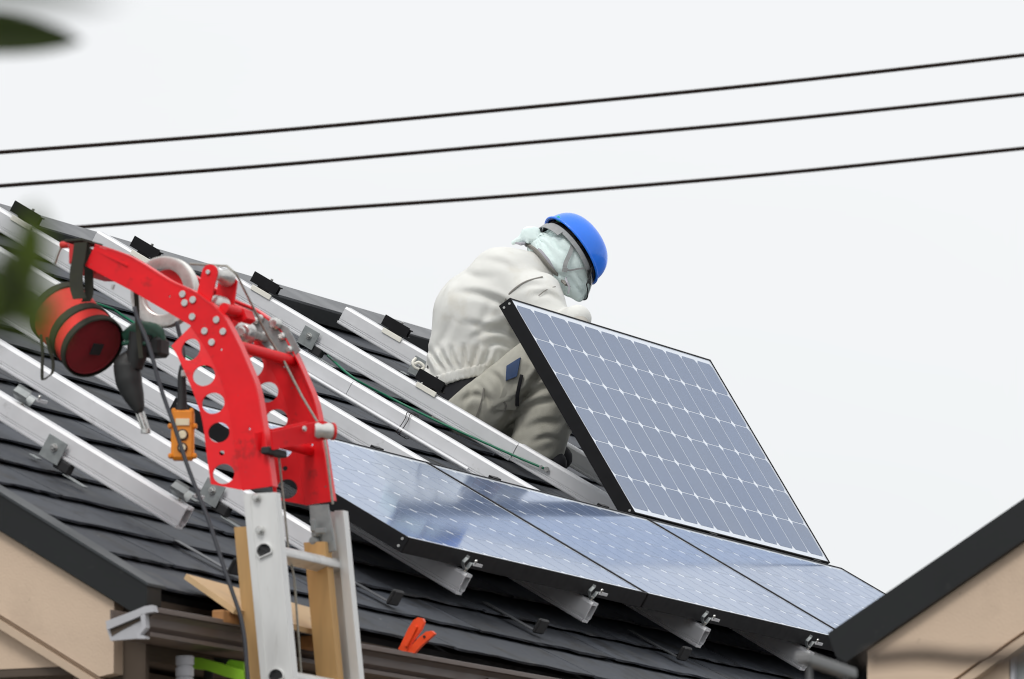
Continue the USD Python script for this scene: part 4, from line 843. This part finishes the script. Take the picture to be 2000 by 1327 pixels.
ex = A(1, 0, 0); ez = A(0, 0, 1); ey = A(0, 1, 0)
TAX = A(0.45, 0, 0.9); TAX /= np.linalg.norm(TAX); TSD = np.cross(ey, TAX)
hemC, hemN = W(898, 746), A(0.24, 0.0, -0.971)
def f_jacket(P):
    d = smin(0.022, smin(0.07, f_torso(P), cone(P, W(960, 690, -0.08), W(1000, 672, -0.04), 0.062, 0.062)), f_arms(P))
    return smax(0.012, d, (P - hemC) @ hemN)
def ridged(P, ax, sc, seed, pw=3.0): return (1 - np.abs(2 * noise((P @ np.asarray(ax).T) * np.asarray(sc), 2, seed) - 1)) ** pw
def creases(P, lines):
    """folds laid along lines: a valley with a soft ridge beside it; each line (points, depth, half width)"""
    X = P[:, [0, 2]]; out = np.zeros(len(P))
    for px, amp, wd in lines:
        Q = spline(np.array([[*W(x, y)[[0, 2]], 0] for x, y in px]), 5)[:, :2]; best = np.full(len(P), 9.0); sgn = np.zeros(len(P)); tt = np.zeros(len(P)); n = len(Q) - 1
        for k_ in range(n):
            ab = Q[k_ + 1] - Q[k_]; u = np.clip(((X - Q[k_]) @ ab) / (ab @ ab), 0, 1); r = X - Q[k_] - u[:, None] * ab; d = np.hypot(r[:, 0], r[:, 1]); m = d < best
            best[m] = d[m]; sgn[m] = np.sign(ab[0] * r[m, 1] - ab[1] * r[m, 0]); tt[m] = (k_ + u[m]) / n
        s = best * sgn / wd; out += amp * np.sin(np.pi * np.clip(tt, 0.03, 0.97)) ** 0.6 * (np.exp(-s * s) - 0.55 * np.exp(-((s - 1.7) / 1.1) ** 2) - 0.25 * np.exp(-((s + 1.8) / 1.3) ** 2))
    return out
JF = [([(895, 586), (935, 592), (975, 606), (1000, 622)], .011, .013), ([(912, 648), (950, 655), (990, 646), (1010, 632)], .010, .012), ([(925, 676), (950, 662), (980, 658), (1012, 664)], .012, .011), ([(1000, 690), (975, 682), (950, 690)], .010, .010),
      ([(868, 552), (856, 600), (840, 655)], .008, .016), ([(985, 612), (1000, 640), (1008, 668)], .012, .011), ([(880, 640), (868, 672), (846, 700)], .007, .013), ([(905, 540), (930, 555), (965, 560)], .005, .014), ([(940, 520), (980, 530), (1010, 545)], .005, .014),
      ([(838, 690), (850, 715), (868, 738)], .012, .008), ([(860, 692), (868, 715), (880, 735)], .011, .008), ([(882, 694), (886, 714), (894, 734)], .010, .007), ([(906, 690), (908, 710), (910, 732)], .010, .007), ([(935, 684), (930, 708), (926, 730)], .010, .008), ([(960, 690), (950, 712), (942, 730)], .011, .008), ([(828, 700), (836, 722), (846, 748)], .010, .008),
      ([(1010, 590), (1035, 578), (1060, 580)], .006, .010), ([(1080, 560), (1100, 585), (1108, 612)], .008, .010), ([(1040, 600), (1070, 596), (1098, 612)], .007, .010), ([(960, 600), (945, 640), (930, 668)], .005, .014)]
TF = [([(975, 850), (1005, 812), (1035, 775), (1062, 738), (1080, 715)], .016, .012), ([(1005, 800), (1040, 782), (1078, 772), (1105, 772)], .010, .011), ([(1010, 826), (1045, 806), (1090, 800)], .009, .011), ([(1035, 764), (1070, 748), (1098, 742)], .008, .010), ([(1020, 855), (1055, 842), (1092, 842)], .007, .012), ([(1040, 880), (1065, 870), (1085, 872)], .008, .009),
      ([(900, 800), (930, 790), (958, 800)], .008, .011), ([(935, 770), (950, 790), (955, 820)], .009, .009), ([(925, 765), (915, 790), (905, 812)], .007, .009), ([(960, 745), (975, 760), (985, 790)], .008, .010), ([(955, 830), (985, 815), (1010, 790)], .008, .012), ([(1022, 712), (1040, 725), (1060, 728)], .006, .010)]
def x_jacket(P):
    h = np.clip(-((P - hemC) @ hemN), 0, 1); ang = np.arctan2((P - hemC) @ ey + 0.02, (P - hemC) @ ex)
    front = np.clip((DW + 0.05 - P[:, 1]) / 0.12, 0, 1)
    d = front * creases(P, JF) + 0.010 * rot_noise(P, [TSD, ey, TAX], (6, 6, 4), 3) + 0.004 * rot_noise(P, np.eye(3), (16, 16, 16), 19)
    d += 0.0022 * np.exp(-h / 0.035) * np.sin(ang * 42 + 4 * rot_noise(P, np.eye(3), (20, 20, 20), 5))
    return d
wst = W(915, 766); wN = A(-0.62, 0.0, 0.78)
cuffN = A(-0.12, 0, -1.0); cuffN /= np.linalg.norm(cuffN)
def f_trousers(P): return smax(0.008, smax(0.01, f_legs(P, 0.006), (P - wst) @ wN), (P - W(1055, 908)) @ cuffN)
def x_trousers(P):
    d = np.clip((DW + 0.05 - P[:, 1]) / 0.12, 0, 1) * creases(P, TF) + 0.010 * rot_noise(P, np.eye(3), (7, 7, 7), 31) + 0.004 * rot_noise(P, np.eye(3), (18, 18, 18), 37)
    calf = np.exp(-np.clip(cone(P, W(1104, 715, -0.17), W(1044, 884, -0.11), 0.084, 0.086), 0, 1) / 0.015)
    return d + calf * 0.002 * np.sin((P @ A(-0.42, 0.15, 0.9)) * 110 + 9 * rot_noise(P, np.eye(3), (9, 9, 9), 33))
def f_body(P):
    return smin(0.02, f_torso(P, -0.028), f_arms(P, -0.022), f_head(P, -0.012), f_neck(P), smax(0.01, f_legs(P, -0.03), (P - wst - wN * -0.03) @ wN))
def hand(c, d, up, side):
    """gloved hand: palm and five bent fingers closing over an edge; c wrist, d reach, up back of the hand, side towards the thumb"""
    H = [(c, c + d * 0.05, 0.028, 0.030)]; seg = []
    for i, ln in enumerate((0.9, 1.0, 0.95, 0.75)):
        b = c + d * 0.085 + side * (0.030 - 0.020 * i); k1 = b + d * 0.032 * ln - up * 0.010; k2 = k1 + d * 0.012 * ln - up * 0.026 * ln; k3 = k2 - d * 0.012 - up * 0.018 * ln
        seg += [(b - d * 0.03, b, 0.012, 0.0105), (b, k1, 0.0105, 0.0095), (k1, k2, 0.0095, 0.009), (k2, k3, 0.009, 0.008)]
    b = c + d * 0.03 + side * 0.034; k1 = b + d * 0.03 + side * 0.022 - up * 0.012; seg += [(b, k1, 0.013, 0.011), (k1, k1 + d * 0.026 - up * 0.018, 0.011, 0.009)]
    H.append((c + d * 0.03, c + d * 0.085, 0.030, 0.026)); H += seg
    H += [(c + d * 0.05 + side * 0.022, c + d * 0.085 + side * 0.028, 0.019, 0.014), (c + d * 0.05 - side * 0.02, c + d * 0.085 - side * 0.028, 0.019, 0.013)]
    def f(P): return smin(0.006, *[cone(P, a, b2, r0, r1) for a, b2, r0, r1 in H])
    return f
wk = thing('person', 'person in blue hard hat, pale jacket and khaki trousers squatting behind the upright panel', 'person', R(4.4, 1.75, ROOF))
lo, hi = W(800, 960, 0), W(1190, 400, 0)
lo = A(lo[0], DW - 0.66, lo[2]); hi = A(hi[0], DW + 0.42, hi[2])
obj('body', surfnet(f_body, lo, hi, 0.013), 'skin', wk, smooth=True)
jl, jh = W(800, 790), W(1180, 440)
jk = obj('jacket', surfnet(f_jacket, A(jl[0], DW - 0.66, jl[2]), A(jh[0], DW + 0.36, jh[2]), 0.0056, x_jacket), 'jacket', wk, smooth=True)
tl, th_ = W(820, 930), W(1200, 640)
tr = obj('trousers', surfnet(f_trousers, A(tl[0], DW - 0.36, tl[2]), A(th_[0], DW + 0.36, th_[2]), 0.0058, x_trousers), 'trousers', wk, smooth=True)
def f_shirt(P): return smin(0.03, cone(P, W(900, 735, -0.06), W(906, 800, -0.07), 0.116, 0.114), cone(P, W(900, 735, 0.08), W(906, 800, 0.09), 0.116, 0.114))
obj('undershirt', surfnet(f_shirt, W(800, 900, -0.3), W(1010, 640, 0.3), 0.010), 'under', wk, smooth=True)
# elastic waistband with gathers
def f_band(P):
    h = (P - hemC) @ hemN; body = f_torso(P, 0.004)
    return smax(0.005, smax(0.004, body, h - 0.020), -h - 0.018)
def x_band(P):
    ang = np.arctan2((P - hemC) @ ey + 0.02, (P - hemC) @ ex); return 0.0012 * np.sin(ang * 60 + 5 * rot_noise(P, np.eye(3), (10, 10, 10), 44)) + 0.008 * rot_noise(P, np.eye(3), (12, 12, 12), 41)
bb_ = surfnet(f_band, W(790, 790, -0.34), W(1010, 690, 0.34), 0.005, x_band)
obj('waistband', bb_, 'jacket', jk, smooth=True)
obj('drawstring', [tube(spline([W(812, 700, -0.06), W(806, 708, -0.07), W(810, 718, -0.07), W(822, 722, -0.06), W(828, 716, -0.06), W(818, 708, -0.06), W(808, 712, -0.07)], 5), 0.005, 8)], 'cuff_white', jk, smooth=True)
fj = lambda P: f_jacket(P)
obj('armhole_seam', surf_band([(984, 596), (992, 578), (1008, 562), (1030, 549), (1060, 541)], fj, 0.0055, 0.0012, 0.004), 'seam', jk)
obj('sleeve_seam', surf_band([(1052, 578), (1068, 566), (1085, 560)], fj, 0.003, 0.001, 0.004), 'seam', jk)
fc = lambda P: smin(0.02, f_torso(P), f_neck(P, 0.012))
obj('collar', surf_band([(1012, 478), (1030, 478), (1046, 486), (1062, 503), (1080, 524), (1098, 542), (1110, 560), (1108, 574)], fc, 0.026, 0.006, 0.004), 'collar', jk, smooth=30)
obj('collar_edge', surf_band([(1030, 480), (1048, 494), (1066, 516), (1086, 538), (1104, 558)], fc, 0.008, 0.010, 0.006), 'seam', jk)
ft = lambda P: f_trousers(P)
obj('pocket_flap', surf_patch([(990, 716), (1017, 699), (1010, 735), (988, 744)], ft, 0.006, 0.006), 'navy', tr, smooth=30)
obj('pocket_opening', surf_band([(1019, 732), (1014, 752), (1010, 772), (1009, 792)], ft, 0.011, 0.007, 0.008), 'under', tr)
obj('pocket_panel', surf_patch([(988, 744), (1016, 730), (1007, 800), (968, 800)], ft, 0.002, 0.001), 'trousers', tr, smooth=30)
obj('side_seam', surf_band([(945, 758), (940, 785), (928, 820)], ft, 0.004, 0.0015, 0.004), 'seam', tr)
obj('pocket_tack', surf_band([(984, 785), (988, 793), (984, 803)], ft, 0.007, 0.002, 0.004), 'seam', tr)
# boots
for dy, x in ((-0.10, 1040), (0.14, 1046)):
    an = W(x, 905, dy); gs = (an - O) @ Sh; ga = (an - O) @ Eh; sole = R(ga, gs, ROOF + 0.012)
    fb = lambda P: smax(0.006, smin(0.03, cone(P, an + Zh * 0.02, sole + Nh * 0.05, 0.052, 0.05), cone(P, sole + Nh * 0.045, sole - Sh * 0.07 + Nh * 0.04, 0.05, 0.042)), -((P - sole) @ Nh))
    obj('boot', surfnet(fb, np.minimum(an, sole) - 0.30, np.maximum(an, sole) + 0.22, 0.012), 'under', wk, smooth=True)
# gloves closing over the back edge of the upright panel
def edge(u): return UP0 + S2 * PH + Eh * u
for u, wr in ((0.30, W(1085, 655, -0.55)), (0.62, W(1128, 622, -0.42))):
    tgt = edge(u) - S2 * 0.115 - N2 * (PT + 0.045); d = tgt - wr; d /= np.linalg.norm(d); c = tgt - d * 0.12
    upv = S2 - d * (S2 @ d); upv /= np.linalg.norm(upv); sd = np.cross(d, upv)
    fh = hand(c, d, upv, -sd)
    obj('glove', surfnet(lambda P: np.minimum(fh(P), cone(P, wr, c, 0.036, 0.032)), np.minimum(c, wr) - 0.12, np.maximum(c + d * 0.15, wr) + 0.12, 0.006), 'glove', wk, smooth=True)
# towel round head and face
kn = W(1036, 459, -0.03)
def f_towel(P): return smin(0.02, f_head(P, 0.012), cone(P, W(1112, 535, -0.01), W(1131, 582, -0.01), 0.052, 0.020), cone(P, W(1062, 487, -0.02), W(1040, 461, -0.03), 0.050, 0.020))
def x_towel(P):
    r = P - kn; ang = np.arctan2(r @ ez, r @ ex) * 1.0 + 0.9 * np.arctan2(r @ ey, np.linalg.norm(r[:, [0, 2]], axis=1)); ds = np.linalg.norm(r, axis=1)
    return 0.016 * np.exp(-ds / 0.14) * (0.5 - np.abs(np.sin(ang * 8 + 2.5 * rot_noise(P, np.eye(3), (14, 14, 14), 52)))) + 0.010 * ridged(P, [A(0.6, 0, -0.8), ey, A(0.8, 0, 0.6)], (6, 9, 18), 51, 5)
tw = obj('head_towel', surfnet(f_towel, W(1010, 620, -0.2), W(1180, 400, 0.2), 0.0055, x_towel), 'towel', wk, smooth=True)
def f_knot(P): return smin(0.012, ell(P, kn + A(0.002, 0, 0.004), np.eye(3), (0.034, 0.026, 0.026)), cone(P, kn + A(-0.006, 0, -0.005), W(1003, 474, -0.02), 0.022, 0.008), cone(P, W(1034, 462, -0.04), W(1030, 474, -0.05), 0.010, 0.004), ell(P, W(1046, 466, -0.04), np.eye(3), (0.022, 0.016, 0.018)))
obj('knot', surfnet(f_knot, W(995, 490, -0.12), W(1070, 435, 0.06), 0.0045, lambda P: 0.008 * rot_noise(P, np.eye(3), (45, 45, 45), 61)), 'towel', tw, smooth=True)
# hard hat
RC = W(1115, 489)
hn, hm = 48, 14
def shell(sc, du=0.0, hgt=0.100):
    V, F = [], []
    for i in range(hm + 1):
        ph = i / hm * math.pi / 2; c_, s_ = math.cos(ph) ** 0.62, math.sin(ph) ** 0.95
        for j in range(hn):
            t = 2 * math.pi * j / hn; fr_ = 0.130 if math.cos(t) > 0 else 0.127
            ridge = 1 + 0.012 * math.exp(-(math.sin(t) / 0.16) ** 2) * s_
            V.append(RC + (FV * math.cos(t) * fr_ * sc * c_ + LV * math.sin(t) * 0.104 * sc * c_) * ridge + UPV * (hgt * s_ * (0.97 if sc < 1 else 1) * ridge + du))
    for i in range(hm):
        for j in range(hn): a, b = i * hn + j, i * hn + (j + 1) % hn; F += [[a, b, b + hn], [a, b + hn, a + hn]]
    return np.array(V), np.array(F)
v1, f1 = shell(1.0); v2, f2_ = shell(0.965, 0.0, 0.096)
rimF = []
for j in range(hn): a, b = j, (j + 1) % hn; rimF += [[b, a, a + len(v1)], [b, a + len(v1), b + len(v1)]]
hat = obj('hard_hat', (np.vstack([v1, v2]), np.vstack([f1, f2_[:, ::-1] + len(v1), np.array(rimF)])), 'helmet', wk, smooth=40)
lip = np.array([RC + FV * math.cos(t) * (0.133 if math.cos(t) > 0 else 0.129) + LV * math.sin(t) * 0.107 for t in np.linspace(0, 2 * np.pi, 60, endpoint=False)])
obj('rim', tube(lip, 0.0042, 8, closed=True), 'helmet', hat, smooth=True)
vi, fi = shell(0.92, -0.012, 0.082)
obj('liner', (vi, np.vstack([fi, fi[:, ::-1]])), 'helmet_in', hat, smooth=True)
ring = np.array([RC - UPV * 0.014 + FV * math.cos(t) * 0.112 + LV * math.sin(t) * 0.092 for t in np.linspace(0, 2 * np.pi, 49)])
rn = np.array([FV * math.cos(t) + LV * math.sin(t) for t in np.linspace(0, 2 * np.pi, 49)])
obj('headband', ribbon(ring, np.tile(UPV * 0.014, (49, 1)), rn, 0.003), 'band', hat)
nape = [t for t in np.linspace(np.pi * 0.72, np.pi * 1.35, 18)]
obj('nape_strap', ribbon([RC - UPV * 0.036 + FV * math.cos(t) * 0.118 + LV * math.sin(t) * 0.097 for t in nape], np.tile(UPV * 0.011, (18, 1)), [FV * math.cos(t) + LV * math.sin(t) for t in nape], 0.003), 'band', hat)
obj('nape_buckle', bx(march(1093, 431, lambda P: f_head(P, 0.034))[0], 0.016, 0.010, 0.006, np.array([FV, LV, UPV]), 0.003), 'teal', hat)
fw_ = lambda P: f_towel(P)
obj('chin_strap', surf_band([(1127, 452), (1122, 470), (1113, 495), (1105, 513), (1102, 527)], fw_, 0.014, 0.002, 0.006), 'band', hat)
obj('chin_strap', surf_band([(1102, 527), (1115, 528), (1130, 525), (1146, 524)], fw_, 0.006, 0.002, 0.006), 'band', hat)
obj('strap_buckle', surf_band([(1098, 526), (1108, 528)], fw_, 0.014, 0.005, 0.007), 'band', hat)
va = np.linspace(-0.72, 0.72, 15); vd = -UPV * 0.62 + FV * 0.55; vd /= np.linalg.norm(vd)
V_, F_ = [], []
for t in va:
    p = RC + FV * math.cos(t) * 0.124 + LV * math.sin(t) * 0.098 - UPV * 0.006; ln = 0.076 * math.cos(t * 0.6)
    for k_ in range(4): V_.append(p + vd * ln * k_ / 3 - (FV * math.cos(t) + LV * math.sin(t)) * 0.012 * (k_ / 3) ** 2)
for i in range(14):
    for k_ in range(3): a = i * 4 + k_; F_ += [[a, a + 1, a + 5], [a, a + 5, a + 4]]
vs = obj('visor', (np.array(V_), np.array(F_)), 'visor', hat, smooth=True)
V_ = np.array(V_).reshape(15, 4, 3)
obj('visor_frame', [tube(V_[:, 3], 0.0022, 6), tube(V_[0], 0.0022, 6), tube(V_[-1], 0.0022, 6)], 'black', hat)
obj('visor_hinge', [ribbon(V_[:, 0] - UPV * 0.010, np.tile(UPV * 0.012, (15, 1)), np.array([FV * math.cos(t) + LV * math.sin(t) for t in va]), 0.004)], 'black', hat)
